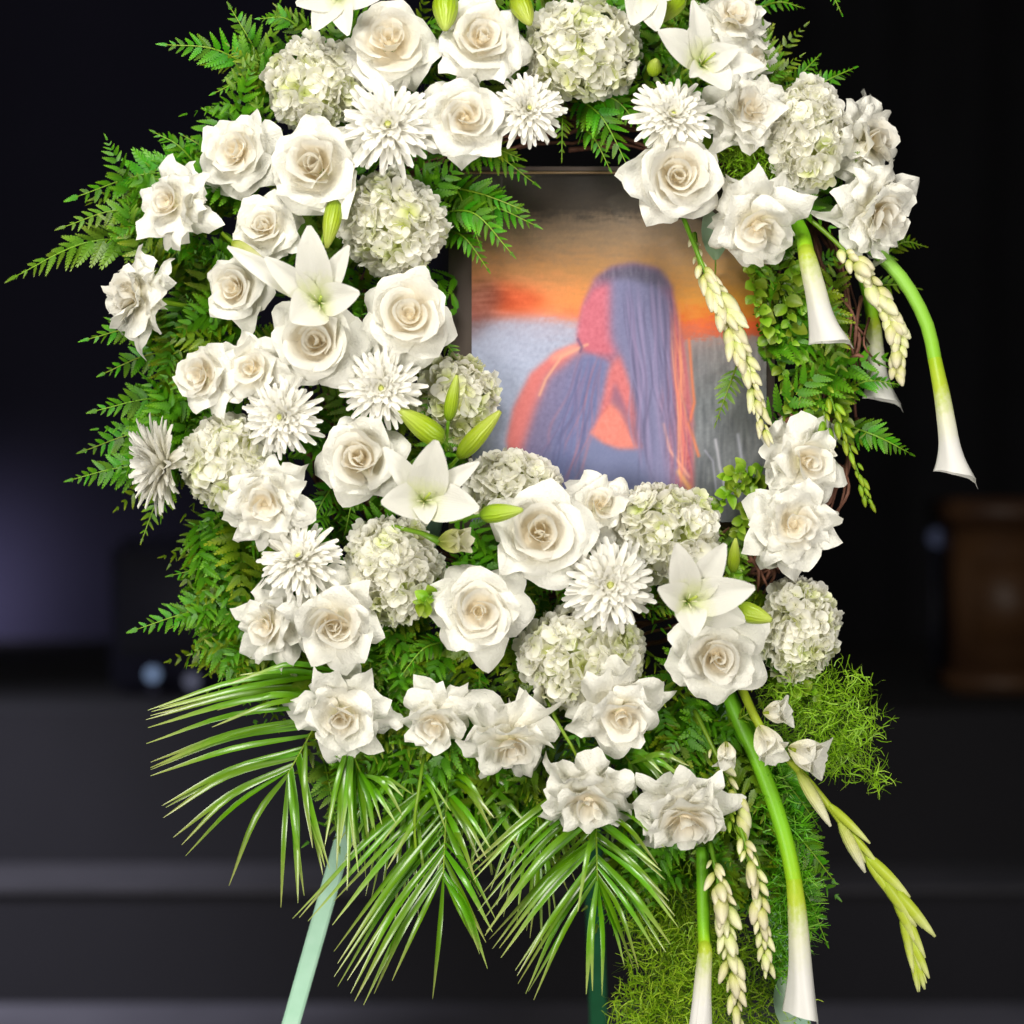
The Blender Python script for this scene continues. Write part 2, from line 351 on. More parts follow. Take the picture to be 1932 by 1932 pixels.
# loose twig ends that show at the right of the ring
for (x0, y0, x1, y1, x2, y2) in [(1585, 560, 1612, 600, 1622, 690), (1600, 545, 1606, 610, 1598, 670), (1575, 575, 1620, 620, 1640, 650), (1625, 560, 1615, 620, 1612, 690),
                                 (1560, 600, 1600, 640, 1618, 700), (1600, 590, 1622, 640, 1604, 700), (1640, 600, 1630, 650, 1660, 690), (1590, 690, 1620, 670, 1650, 700),
                                 (1420, 1040, 1440, 1090, 1455, 1120), (1405, 1060, 1440, 1060, 1470, 1080), (1415, 1085, 1450, 1075, 1462, 1050), (1430, 1110, 1450, 1080, 1452, 1040),
                                 (1410, 1045, 1430, 1075, 1430, 1115), (1440, 1045, 1462, 1080, 1440, 1120), (1590, 880, 1600, 930, 1560, 990), (1600, 860, 1592, 930, 1575, 985),
                                 (1470, 780, 1490, 800, 1475, 840), (1500, 770, 1480, 800, 1450, 830), (1465, 760, 1500, 790, 1510, 820)]:
    r0 = rng.uniform(0.0017, 0.003)
    pts = catmull([P(x0, y0, -0.03) - O, P(x1, y1, -0.06) - O, P(x2, y2, -0.04) - O], 8)
    v, f, uv = tube(pts, lambda t: r0 * (1 - 0.4 * t), 5); obj("twig", mesh("twig", v, f, M['twig'], uv), root)

# ------------------------------------------------------------------ portrait panel
px0, px1, py0, py1 = 890, 1446, 322, 985
NX, NY = 290, 330
gx, gy = np.meshgrid(np.linspace(px0, px1, NX), np.linspace(py0, py1, NY))
def blur(a, s):
    if s <= 0: return a
    r = int(3 * s) + 1; ker = np.exp(-0.5 * (np.arange(-r, r + 1) / s) ** 2); ker /= ker.sum()
    for ax in (0, 1):
        pad = [(0, 0)] * a.ndim; pad[ax] = (r, r)
        ap = np.pad(a, pad, mode='edge'); a = sum(ker[i] * np.take(ap, range(i, i + a.shape[ax]), axis=ax) for i in range(2 * r + 1))
    return a
def inside(poly):
    c = np.zeros(gx.shape, bool); n = len(poly)
    for i in range(n):
        xa, ya = poly[i]; xb, yb = poly[i - 1]
        cond = ((ya > gy) != (yb > gy)) & (gx < (xb - xa) * (gy - ya) / ((yb - ya) if yb != ya else 1e-9) + xa)
        c ^= cond
    return c.astype(float)
def noise(sx, sy):
    return blur(rng.normal(0, 1, gx.shape), 1)[:, :] if sx == 0 else (lambda q: q / (q.std() + 1e-9))(np.apply_along_axis(lambda r: np.convolve(r, np.ones(max(1, sx)) / max(1, sx), 'same'), 1, np.apply_along_axis(lambda r: np.convolve(r, np.ones(max(1, sy)) / max(1, sy), 'same'), 0, rng.normal(0, 1, gx.shape))))
IMG = np.zeros(gx.shape + (3,))
nz1 = noise(3, 3); nz2 = noise(14, 3); nz3 = noise(3, 18)
yy = gy + nz1 * 2 + nz2 * 4
sl = np.clip((gx - 890) / 560, 0, 1)
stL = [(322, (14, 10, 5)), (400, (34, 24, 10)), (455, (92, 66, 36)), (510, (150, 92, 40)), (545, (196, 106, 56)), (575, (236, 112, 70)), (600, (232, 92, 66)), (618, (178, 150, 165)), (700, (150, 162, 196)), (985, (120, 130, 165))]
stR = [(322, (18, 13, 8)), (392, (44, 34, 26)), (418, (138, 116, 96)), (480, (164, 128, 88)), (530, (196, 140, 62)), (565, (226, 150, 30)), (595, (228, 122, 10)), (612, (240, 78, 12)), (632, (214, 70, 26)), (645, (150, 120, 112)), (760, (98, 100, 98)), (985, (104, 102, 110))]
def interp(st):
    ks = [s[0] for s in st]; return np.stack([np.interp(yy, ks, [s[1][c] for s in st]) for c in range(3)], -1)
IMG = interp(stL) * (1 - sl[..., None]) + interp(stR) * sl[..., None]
def paint(poly, col, soft=1.2, op=1.0, nzv=0.0, tex=None):
    global IMG
    mk = blur(inside(poly), soft)[..., None] * op
    c = np.array(col, float)[None, None, :] + (0 if nzv == 0 else (tex if tex is not None else nz1)[..., None] * nzv)
    IMG = IMG * (1 - mk) + c * mk
paint([(885, 610), (940, 588), (1010, 596), (1098, 606), (1105, 660), (1040, 720), (990, 800), (960, 920), (885, 920)], (150, 160, 190), 5, 0.85, 4)
paint([(905, 560), (940, 535), (1000, 548), (1040, 568), (985, 590), (930, 596)], (206, 62, 14), 6, 0.9, 6, nz2)
paint([(885, 540), (930, 528), (950, 560), (930, 600), (890, 640)], (96, 54, 50), 6, 0.6, 12, nz2)
paint([(1300, 650), (1475, 640), (1475, 985), (1300, 985)], (98, 104, 110), 6, 0.6, 12, nz3)
# figure: cape of hair and shoulders, dusk blue with coral rims
paint([(955, 830), (968, 770), (1000, 705), (1050, 662), (1110, 640), (1290, 640), (1306, 760), (1310, 985), (985, 985), (960, 900)], (205, 98, 96), 2, 1, 2)
paint([(1010, 770), (1035, 710), (1085, 672), (1150, 660), (1150, 985), (985, 985), (975, 880)], (106, 98, 140), 4, 1, 3)
paint([(1040, 672), (1078, 652), (1120, 648), (1090, 664), (1040, 684)], (236, 140, 116), 2, 0.9)
paint([(1100, 655), (1150, 640), (1150, 760), (1110, 830), (1080, 985), (1000, 985), (1020, 900)], (92, 104, 156), 7, 0.9, 2)
paint([(1090, 620), (1102, 565), (1122, 525), (1155, 503), (1195, 497), (1240, 506), (1268, 540), (1282, 610), (1292, 700), (1304, 800), (1300, 985), (1220, 985), (1190, 700), (1100, 660)], (150, 86, 112), 2, 1, 5)
paint([(1088, 640), (1098, 580), (1120, 545), (1160, 535), (1180, 600), (1175, 665), (1140, 668), (1108, 664), (1092, 652)], (192, 86, 106), 2, 1, 4)
paint([(1150, 560), (1152, 520), (1190, 503), (1240, 516), (1262, 570), (1264, 680), (1250, 760), (1262, 860), (1275, 985), (1195, 985), (1210, 880), (1205, 800), (1170, 680), (1152, 640)], (104, 104, 146), 4, 1, 2)
paint([(1118, 530), (1155, 503), (1200, 498), (1248, 510), (1270, 548), (1255, 545), (1205, 530), (1165, 525)], (72, 68, 92), 3, 0.9, 8, nz3)
paint([(1168, 668), (1192, 740), (1200, 790), (1160, 845), (1130, 830), (1115, 880), (1108, 860), (1130, 780), (1148, 700)], (200, 96, 100), 2.5, 1, 4)
paint([(1160, 750), (1184, 780), (1212, 846), (1170, 850), (1135, 838), (1112, 818), (1138, 780)], (218, 112, 98), 1.4, 1, 3)
paint([(1152, 760), (1160, 720), (1182, 770), (1205, 830), (1216, 850), (1200, 842), (1172, 780)], (110, 74, 112), 2, 0.7)
paint([(1112, 818), (1140, 838), (1172, 848), (1214, 846), (1222, 870), (1225, 985), (1040, 985), (1080, 905)], (98, 106, 150), 2, 1, 1)
paint([(1268, 590), (1284, 640), (1300, 780), (1306, 900), (1288, 870), (1282, 760)], (170, 72, 88), 2, 0.9, 5)
for pts_, c_, wd_ in [([(1300, 640), (1306, 720), (1310, 760), (1300, 800), (1318, 860)], (236, 110, 60), 3), ([(1252, 800), (1264, 850), (1290, 885), (1300, 900)], (228, 150, 130), 3),
                      ([(1108, 650), (1060, 672), (1030, 715), (1018, 745)], (214, 150, 120), 3), ([(1280, 890), (1300, 920), (1306, 950), (1318, 930)], (240, 170, 90), 5),
                      ([(1350, 830), (1358, 880), (1370, 930)], (186, 184, 200), 3), ([(1392, 820), (1400, 870), (1412, 900)], (170, 172, 190), 3), ([(1330, 850), (1345, 870), (1352, 930)], (150, 150, 170), 2),
                      ([(1090, 640), (1098, 655), (1095, 664)], (96, 62, 100), 3)]:
    mk = np.zeros(gx.shape)
    for (xa, ya), (xb, yb) in zip(pts_[:-1], pts_[1:]):
        t = np.clip(((gx - xa) * (xb - xa) + (gy - ya) * (yb - ya)) / ((xb - xa) ** 2 + (yb - ya) ** 2), 0, 1)
        mk = np.maximum(mk, np.exp(-(((gx - xa - t * (xb - xa)) ** 2 + (gy - ya - t * (yb - ya)) ** 2) / wd_ ** 2)))
    IMG = IMG * (1 - mk[..., None] * 0.8) + np.array(c_)[None, None] * mk[..., None] * 0.8
hr = np.random.default_rng(3)
def strand(x0, y0, x1, y1, am, ph, col, wd, op):
    global IMG
    t = np.clip((gy - y0) / (y1 - y0), 0, 1); xc = x0 + (x1 - x0) * t + am * np.sin(t * 9 + ph) * t
    mk = np.exp(-((gx - xc) / wd) ** 2) * ((gy > y0) & (gy < y1)) * op * np.minimum(1, np.minimum(t, 1 - t) * 6)
    IMG = IMG * (1 - mk[..., None]) + np.array(col, float) * mk[..., None]
for _ in range(46):
    x0 = hr.uniform(1165, 1262); c_ = [(70, 66, 104), (150, 124, 168), (122, 116, 160), (84, 78, 120)][hr.integers(4)]
    strand(x0, hr.uniform(505, 560), 1195 + (x0 - 1165) * .95 + hr.uniform(-14, 22), hr.uniform(800, 985), hr.uniform(4, 13), hr.uniform(0, 6), c_, hr.uniform(1.5, 3.5), hr.uniform(.25, .55))
for _ in range(30):
    x0 = hr.uniform(1098, 1140); c_ = [(76, 74, 122), (128, 96, 140), (92, 92, 142), (170, 100, 120)][hr.integers(4)]
    strand(x0, hr.uniform(650, 690), x0 - hr.uniform(30, 105), hr.uniform(840, 985), hr.uniform(5, 14), hr.uniform(0, 6), c_, hr.uniform(1.5, 3.5), hr.uniform(.2, .5))
for _ in range(16):
    strand(hr.uniform(1262, 1284), hr.uniform(560, 640), hr.uniform(1280, 1312), hr.uniform(800, 960), hr.uniform(3, 9), hr.uniform(0, 6), [(226, 110, 90), (190, 86, 90), (240, 150, 100)][hr.integers(3)], hr.uniform(1.2, 2.6), hr.uniform(.25, .6))
IMG = IMG + rng.normal(0, 1.2, gx.shape)[..., None]
IMG = np.clip(IMG, 0, 255); IMG = IMG * 0.84 + IMG.mean(-1, keepdims=True) * 0.10 + 16  # mutes and lifts the print colours: glare haze painted into them
IMG = lin(np.clip(IMG, 0, 255))
root = empty("portrait_panel", P(1160, 985, 0.0), label="framed sunset portrait print of a long haired woman inside the wreath", cat="photo print")
O = Vector(root.location)
yp = -0.004
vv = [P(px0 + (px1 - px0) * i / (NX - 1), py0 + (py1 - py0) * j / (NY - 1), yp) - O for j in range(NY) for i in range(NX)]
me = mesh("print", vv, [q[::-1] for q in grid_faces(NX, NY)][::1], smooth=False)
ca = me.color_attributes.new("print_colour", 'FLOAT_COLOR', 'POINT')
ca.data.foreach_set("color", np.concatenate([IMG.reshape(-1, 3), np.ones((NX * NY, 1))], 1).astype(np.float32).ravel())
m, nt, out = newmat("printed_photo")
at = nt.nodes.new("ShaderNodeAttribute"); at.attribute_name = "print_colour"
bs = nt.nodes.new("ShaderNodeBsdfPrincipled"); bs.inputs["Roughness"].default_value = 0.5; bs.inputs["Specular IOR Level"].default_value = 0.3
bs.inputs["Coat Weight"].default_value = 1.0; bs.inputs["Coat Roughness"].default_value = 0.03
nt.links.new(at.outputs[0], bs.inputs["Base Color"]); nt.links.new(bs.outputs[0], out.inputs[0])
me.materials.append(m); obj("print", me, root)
m_mount = solid("panel_mount", (0.13, 0.10, 0.09, 1), (0.17, 0.135, 0.12, 1), 12, 0.35, coat=0.6)
a = P(846, 1000, 0.0) - O; b = P(1462, 314, 0.0) - O
v, f = box(a.x, b.x, 0.0, 0.008, a.z, b.z, 0.001); obj("backing_board", mesh("backing_board", v, f, m_mount), root)
m_edge = solid("panel_edge", (0.16, 0.10, 0.05, 1), (0.22, 0.15, 0.08, 1), 30, 0.3)
a = P(846, 330, 0) - O; b = P(1462, 325.5, 0) - O
v, f = box(a.x, b.x, -0.009, -0.0055, a.z, b.z, 0.0008); obj("edge_strip", mesh("edge_strip", v, f, m_edge), root)

# ------------------------------------------------------------------ fern fronds
def pinna_mesh(name, m, lobes=8, wd=0.17, seed=0):
    r = random.Random(seed); v = []; f = []; uv = []
    for i in range(lobes + 1):
        t = i / lobes; v.append((0, t, -0.10 * t * t)); uv.append((0.5, t))
    for s in (-1, 1):
        for i in range(lobes):
            t0, t1 = i / lobes, (i + 1) / lobes; tm = (t0 + t1) / 2
            wdt = wd * (1 - tm ** 1.6) ** 0.8 * (0.75 + 0.35 * min(1, tm * 5)) * r.uniform(0.88, 1.08) + 0.012
            a = len(v)
            v.append((s * wdt, t0 + 0.7 / lobes + 0.22 * wdt, -0.10 * tm * tm + 0.05 * wdt)); uv.append((0.5 + 0.5 * s, tm))
            v.append((s * wdt * 0.8, t1 + 0.35 / lobes + 0.25 * wdt, -0.10 * tm * tm + 0.06 * wdt)); uv.append((0.5 + 0.5 * s, tm))
            q = (i, a, a + 1, i + 1); f.append(q if s > 0 else q[::-1])
    return mesh(name, v, f, m, uv, smooth=False)
PIN = {}
for mk in ('fern', 'fern_light', 'fern_dark'):
    PIN[mk] = [pinna_mesh("pinna", M[mk], 8, 0.15 + 0.03 * s, s) for s in range(3)]
def frond_frames(b, t, sag, n, up=(0, -1, 0), wide=0.34, r=random):
    """b,t: base and tip (Vectors). gives rachis points and pinna matrices, relative to b"""
    Lf = (t - b).length; mid = b.lerp(t, 0.5) + Vector(sag)
    path = catmull([b, mid, t], 16); path = [p - b for p in path]
    mats = []
    for i in range(n):
        s = 0.10 + 0.88 * i / (n - 1); q = s * 16; j = min(int(q), 15); p = path[j].lerp(path[j + 1], q - j)
        tg = (path[j + 1] - path[j]).normalized(); nrm = (Vector(up) - tg * Vector(up).dot(tg)).normalized(); sd = tg.cross(nrm)
        ln = Lf * wide * ((1 - s) ** 0.75 * (0.55 + 0.45 * min(1, s * 4)) + 0.05)
        for sg in (-1, 1):
            an = R(62 - 24 * s + r.uniform(-7, 7)); dy = (sd * sg * math.sin(an) + tg * math.cos(an)).normalized()
            dy = (dy - nrm * r.uniform(-0.05, 0.35)).normalized()
            dz = (nrm - dy * nrm.dot(dy)).normalized(); dz = (Matrix.Rotation(r.uniform(-0.5, 0.5), 3, dy) @ dz)
            dx = dy.cross(dz); l = ln * r.uniform(0.85, 1.12)
            mm = Matrix((dx * l, dy * l, dz * l)).transposed().to_4x4(); mm.translation = p; mats.append(mm)
        if i == n - 1:
            dy = tg; dz = nrm; dx = dy.cross(dz); l = Lf * 0.10
            mm = Matrix((dx * l, dy * l, dz * l)).transposed().to_4x4(); mm.translation = p; mats.append(mm)
    return path, mats
def fern(b, t, label, mk='fern', n=12, sag=(0, -0.02, 0.02), up=(0, -1, 0.3), wide=0.34):
    bv = P(*b); tv = P(*t); path, mats = frond_frames(bv, tv, sag, n, up, wide)
    root = empty("fern_frond", bv, label=label, cat="fern frond", group="fern fronds round the wreath")
    v, f, uv = tube(path, lambda s: 0.0016 * (1 - 0.7 * s), 5); obj("rachis", mesh("rachis", v, f, M['stem'], uv), root)
    for i, mm in enumerate(mats): obj("pinna", PIN[mk][i % 3], root, mm)
FERNS = [
 ((520, 160, -.02), (312, 84, -.06), "bright green fern frond reaching farthest left at the top left corner", 'fern', 12),
 ((520, 175, 0), (435, 15, -.03), "upright fern frond behind the topmost left fern tip", 'fern', 11),
 ((600, 90, -.01), (490, 35, -.04), "short fern frond under the cut-off lily at the top", 'fern', 11),
 ((540, 200, -.01), (405, 175, -.05), "dark fern frond left of the topmost left hydrangea", 'fern', 10),
 ((430, 340, 0), (142, 372, -.03), "long fern frond left of the upper left roses", 'fern', 13),
 ((400, 350, .01), (292, 250, -.02), "upright fern tip above the loose left rose", 'fern', 10),
 ((430, 330, .01), (345, 255, -.02), "small fern tip between the two upper left roses", 'fern', 9),
 ((340, 430, 0), (120, 428, -.05), "pale yellow green fern frond below the loose left rose", 'fern_light', 12),
 ((300, 450, 0), (28, 522, -.03), "thin fern frond whose tip reaches the left edge of the picture", 'fern_light', 14),
 ((420, 470, -.02), (290, 520, -.05), "feathery fern frond right of the side-on rose", 'fern', 11),
 ((430, 560, -.01), (300, 600, -.05), "olive fern frond beneath the side-on rose", 'fern_light', 11),
 ((380, 640, 0), (165, 640, -.05), "glossy dark fern frond under the side-on rose pointing left", 'fern', 12),
 ((370, 660, 0), (195, 705, -.03), "drooping dark fern frond below the glossy left one", 'fern', 11),
 ((400, 760, 0), (180, 775, -.04), "broad fern frond above the side-on white chrysanthemum", 'fern', 13),
 ((380, 820, 0), (160, 850, -.02), "fern frond behind the top of the side-on chrysanthemum", 'fern', 12),
 ((330, 880, 0), (135, 905, -.03), "fern frond with hanging leaflets left of the side-on chrysanthemum", 'fern', 12),
 ((330, 900, .01), (268, 1018, -.02), "small dark fern tip hanging below the side-on chrysanthemum", 'fern_dark', 9),
 ((480, 1010, 0), (385, 985, -.03), "fern frond under the left hydrangea", 'fern', 10),
 ((500, 1080, 0), (325, 1085, -.03), "fern frond left of the low chrysanthemum pointing straight left", 'fern', 12),
 ((480, 1130, -.01), (256, 1188, -.04), "lowest left fern frond with its tip over the dark speaker", 'fern', 13),
 ((470, 1160, 0), (375, 1250, -.03), "fern frond hanging beside the paired lower left roses", 'fern', 11),
 ((470, 1210, 0), (410, 1310, -.03), "pale fern tip hanging above the left palm fan", 'fern_light', 9),
 ((840, 290, -.01), (1008, 345, -.06), "fern frond reaching over the top left corner of the portrait", 'fern', 12),
 ((840, 380, -.01), (1010, 425, -.055), "longest fern frond crossing the dark upper part of the portrait", 'fern', 12),
 ((840, 430, -.01), (920, 508, -.04), "fern frond hanging at the left border of the portrait", 'fern', 10),
 ((830, 330, -.01), (905, 460, -.045), "dark fern frond between the hydrangea and the portrait", 'fern', 11),
 ((835, 350, -.02), (985, 395, -.075), "bright fern frond between the two longest fronds over the portrait corner", 'fern', 12),
 ((830, 400, -.03), (965, 478, -.075), "fern frond slanting down over the portrait just below the longest one", 'fern', 12),
 ((880, 290, -.02), (985, 300, -.06), "dark fern frond lying along the top strip of the portrait panel", 'fern_dark', 10),
 ((1090, 235, -.02), (1150, 318, -.06), "second bright fern frond under the big top hydrangea, nearer the panel edge", 'fern', 10),
 ((1080, 180, -.03), (1192, 330, -.07), "bright fern frond hanging below the big top hydrangea", 'fern', 12),
 ((1100, 190, -.03), (1215, 250, -.06), "fern frond left of the right hand spider chrysanthemum", 'fern', 11),
 ((1060, 220, -.02), (1060, 300, -.05), "short dark fern frond below the small spider chrysanthemum", 'fern_dark', 9),
 ((1500, 190, .01), (1612, 128, 0), "fern frond sticking up behind the white right hydrangea", 'fern', 11),
 ((1480, 180, .02), (1545, 105, 0), "thin fern tip behind the upper right rose", 'fern', 10),
 ((1420, 20, .02), (1512, 14, 0), "fern tip cut by the top edge right of the roses", 'fern', 8),
 ((1540, -30, .02), (1588, 26, 0), "isolated fern tip hanging from the top edge at right", 'fern', 7),
 ((1650, 500, .03), (1745, 465, .02), "dark fern frond behind the long calla stem", 'fern_dark', 10),
 ((1640, 540, .03), (1735, 545, .02), "dark fern frond right of the upper tuberose spike", 'fern_dark', 9),
 ((1560, 760, -.02), (1695, 725, -.05), "fern frond in front of the partly hidden calla flower", 'fern', 12),
 ((1590, 800, -.02), (1718, 856, -.04), "fern frond pointing right above the black background", 'fern', 12),
 ((1390, 690, -.02), (1350, 800, -.03), "slim fern frond hanging over the right of the portrait", 'fern_light', 9),
 ((640, 900, -.03), (590, 985, -.06), "fern frond with fingers hanging left of the lily below the portrait", 'fern', 10),
 ((690, 930, -.04), (650, 1010, -.06), "short fern frond between the white rose and the silver hydrangea", 'fern', 9),
 ((840, 1210, -.04), (760, 1270, -.07), "bright fern frond below the silver hydrangea", 'fern', 9),
 ((905, 1260, -.03), (905, 1360, -.06), "fern frond hanging below the open wreath rose at the centre", 'fern', 9),
 ((960, 1080, -.03), (1060, 1120, -.06), "fern frond between the open rose and the spider chrysanthemum", 'fern', 10),
 ((610, 1430, -.03), (640, 1600, -.06), "fern frond hanging between the left palm blades", 'fern_light', 12),
 ((640, 730, -.03), (630, 840, -.05), "fern frond left of the spider chrysanthemum beside the portrait", 'fern', 10),
 ((820, 640, -.02), (870, 690, -.05), "dark fern tip behind the classic rose at the portrait border", 'fern_dark', 8),
 ((1370, 1370, -.05), (1440, 1330, -.07), "leafy fern frond below the rose under the lower lily", 'fern_dark', 9),
 ((1340, 1230, -.03), (1230, 1300, -.05), "yellow green fern frond left of the rose under the lower lily", 'fern_light', 9),
 ((1450, 1440, -.05), (1545, 1560, -.06), "green fern frond right of the long lower calla stem above its middle", 'fern', 12),
 ((1470, 1540, -.05), (1572, 1660, -.06), "feathery fern tip pointing right beside the long lower calla stem", 'fern', 12),
 ((1470, 1640, -.04), (1560, 1780, -.05), "lowest fern tip right of the long lower calla flower", 'fern', 12),
 ((1400, 1560, -.04), (1450, 1690, -.05), "lime fern frond between the tuberose and the long lower calla stem", 'fern_light', 11),
 ((700, 1230, -.03), (700, 1330, -.05), "olive fern frond above the drooping lower left rose", 'fern_light', 9),
]
for b, t, lab, mk, n in FERNS:
    up = (random.uniform(-.4, .4), -1, random.uniform(0, .6))
    fern(b, t, lab, mk, n, sag=(0, -0.015, random.uniform(0.0, 0.02)), up=up, wide=random.uniform(0.30, 0.38))

# dense greenery packed behind the flowers
POLYS = [
 ([(430, 130), (560, 60), (700, 110), (850, 160), (850, 300), (820, 480), (800, 640), (860, 850), (1000, 940), (1300, 990), (1420, 1020), (1430, 1250), (1330, 1330), (1250, 1450), (1050, 1500), (760, 1430), (600, 1350), (450, 1270), (420, 1150), (430, 1000), (380, 900), (370, 720), (320, 560), (320, 420), (400, 300)], 190),
 ([(230, 340), (430, 300), (440, 1000), (350, 960), (250, 900), (300, 780), (280, 650), (330, 560), (250, 470)], 30),
 ([(350, 1010), (520, 1000), (520, 1310), (420, 1290), (360, 1200)], 20),
 ([(690, 1160), (800, 1200), (860, 1330), (700, 1420), (640, 1300)], 26),
 ([(580, 0), (1400, 0), (1500, 150), (1600, 300), (1570, 400), (1480, 450), (1380, 380), (1200, 200), (1000, 220), (860, 180), (560, 90)], 70),
 ([(1440, 480), (1560, 460), (1600, 600), (1580, 780), (1540, 920), (1480, 850), (1470, 700), (1400, 520)], 15),
 ([(600, 1380), (1380, 1350), (1480, 1500), (1500, 1650), (1400, 1720), (1200, 1680), (1000, 1560), (800, 1580), (640, 1520)], 90),
]
def in_poly(x, y, poly):
    c = False
    for i in range(len(poly)):
        xa, ya = poly[i]; xb, yb = poly[i - 1]
        if (ya > y) != (yb > y) and x < (xb - xa) * (y - ya) / (yb - ya) + xa: c = not c
    return c
def merge(parts):
    V, F, U = [], [], []; o = 0
    for v, f, uv in parts:
        V.append(v); U.append(uv); F += [tuple(i + o for i in q) for q in f]; o += len(v)
    return np.concatenate(V), F, np.concatenate(U)
def me_arrays(me):
    v = np.array([q.co for q in me.vertices]); f = [tuple(p.vertices) for p in me.polygons]
    uv = np.zeros((len(v), 2)); 
    for l, u in zip(me.loops, me.uv_layers[0].data): uv[l.vertex_index] = u.uv
    return v, f, uv
for mk, share, yo, lab in (('fern_dark', 0.65, -0.02, "packed olive green fern leaves filling the gaps behind the flowers"), ('fern', 1.0, -0.03, "packed dark green fern leaves between the flowers"), ('fern_light', 0.22, -0.03, "scattered lime fern leaves among the darker ones")):
    base = [me_arrays(q) for q in PIN[mk]]; parts = []
    for poly, cnt in POLYS:
        xs = [p[0] for p in poly]; ys_ = [p[1] for p in poly]; k = 0
        while k < cnt * share * 1.3:
            x = random.uniform(min(xs), max(xs)); y = random.uniform(min(ys_), max(ys_))
            if not in_poly(x, y, poly): continue
            k += 1
            an = math.atan2(y - 720, x - 1000) + random.uniform(-1.4, 1.4); ln = random.uniform(70, 210)
            x2, y2 = x + ln * math.cos(an) * 0.6, y + ln * math.sin(an) * 0.6
            if 870 < x2 < 1400 and 330 < y2 < 920: continue
            x1, y1 = x - ln * math.cos(an) * 0.4, y - ln * math.sin(an) * 0.4
            if 880 < x1 < 1400 and 330 < y1 < 910: continue
            dy0 = max(-.045, yo + random.uniform(-0.035, 0.04))
            bv = P(x1, y1, dy0 + 0.01); tv = P(x2, y2, dy0 - random.uniform(0.0, 0.03))
            path, mats = frond_frames(bv, tv, (0, -0.015, 0.01), 9, (random.uniform(-1.1, 1.1), -1, random.uniform(-.5, 1.1)), random.uniform(.24, .42))
            for i, mm in enumerate(mats):
                v, f, uv = base[i % 3]; A = np.array(mm); parts.append((v @ A[:3, :3].T + A[:3, 3] + np.array(bv), f, uv))
    V, F, U = merge(parts)
    o = obj("foliage", mesh("foliage", V, F, M[mk], U, smooth=False)); tag(o, lab, "foliage", None, "stuff")

# ------------------------------------------------------------------ palm fronds
def leaflet(p0, p1, wd, bend, nrm=Vector((0, -1, 0.25)), fold=0.35):
    n = 8; path = catmull([p0, p0.lerp(p1, 0.5) + bend, p1], n); v, f, uv = [], [], []
    for i, p in enumerate(path):
        t = i / n; tg = (path[min(i + 1, n)] - path[max(i - 1, 0)]).normalized()
        nn = (nrm - tg * nrm.dot(tg)).normalized(); s = tg.cross(nn)
        ww = wd * (0.35 + 0.65 * math.sin(math.pi * min(1, t * 1.6 + 0.02) / 2)) * (1 - max(0, (t - 0.3) / 0.7) ** 1.7) + 0.0003
        v += [p - s * ww + nn * ww * fold, p, p + s * ww + nn * ww * fold]; uv += [(0, t), (0.5, t), (1, t)]
    for i in range(n):
        for k in range(2): f.append((i * 3 + k, i * 3 + k + 1, i * 3 + k + 4, i * 3 + k + 3))
    return v, f, uv
def palm(rach, leaves, label, y0, y1, wd=0.0037, group="palm fronds below the flowers", rr=0.002):
    pts = [P(x, y, y0 + (y1 - y0) * i / (len(rach) - 1)) for i, (x, y) in enumerate(rach)]
    root = empty("palm_frond", pts[0], label=label, cat="palm frond", group=group); O = pts[0]
    path = catmull([p - O for p in pts], 14)
    v, f, uv = tube(path, lambda t: rr * (1 - 0.6 * t), 6); obj("rachis", mesh("rachis", v, f, M['stem'], uv), root)
    more = [((a_[0] + b_[0]) / 2, (a_[1] + b_[1]) / 2 + random.uniform(-8, 8), (a_[2] + b_[2]) / 2 + random.uniform(-12, 6)) for a_, b_ in zip(leaves[:-1], leaves[1:]) if abs(a_[1] - b_[1]) + abs(a_[2] - b_[2]) < 120]
    for (t, x, y) in leaves + more[::2]:
        q = t * 14; j = min(int(q), 13); p0 = path[j].lerp(path[j + 1], q - j)
        yt = y1 - 0.015 + random.uniform(-0.02, 0.025)
        p1 = P(x, y, yt) - O; bend = Vector((random.uniform(-.004, .004), -0.012 + random.uniform(-0.008, .008), 0.010 + random.uniform(-.005, .006)))
        nr = Vector((random.uniform(-.9, .9), -1, random.uniform(-.2, .9)))
        v, f, uv = leaflet(p0, p1, wd * random.uniform(0.8, 1.15), bend, nr)
        obj("leaflet", mesh("leaflet", v, f, M['palm'], uv), root)
palm([(655, 1262), (600, 1360), (542, 1462)],
     [(.02, 300, 1335), (.06, 279, 1340), (.14, 284, 1350), (.2, 279, 1373), (.28, 400, 1372), (.36, 276, 1403), (.46, 284, 1438), (.55, 284, 1452), (.64, 284, 1464), (.3, 410, 1340), (.75, 306, 1520), (.84, 308, 1543), (.9, 327, 1580), (.95, 350, 1615), (1, 432, 1671),
      (.98, 530, 1712), (.93, 562, 1704), (.97, 574, 1690), (.85, 609, 1651), (.8, 622, 1640), (.7, 590, 1600), (.1, 430, 1290), (.05, 470, 1275)],
     "left palm fan with long pale tipped blades pointing left", -0.03, -0.085)
palm([(846, 1440), (842, 1530), (836, 1655)],
     [(.05, 581, 1738), (.12, 552, 1733), (.3, 630, 1700), (.45, 630, 1795), (.55, 637, 1818), (.65, 637, 1861), (.75, 655, 1850), (.82, 669, 1889), (.9, 686, 1896), (.96, 740, 1850), (1, 816, 1885), (1, 905, 1800), (.95, 920, 1828), (.85, 917, 1778), (.75, 935, 1735),
      (.6, 905, 1690), (.5, 893, 1645), (.4, 905, 1625), (.3, 925, 1600), (.2, 930, 1570), (.1, 925, 1540), (.25, 730, 1640), (.15, 720, 1590)],
     "middle palm fan hanging straight down over the dark step", -0.04, -0.10)
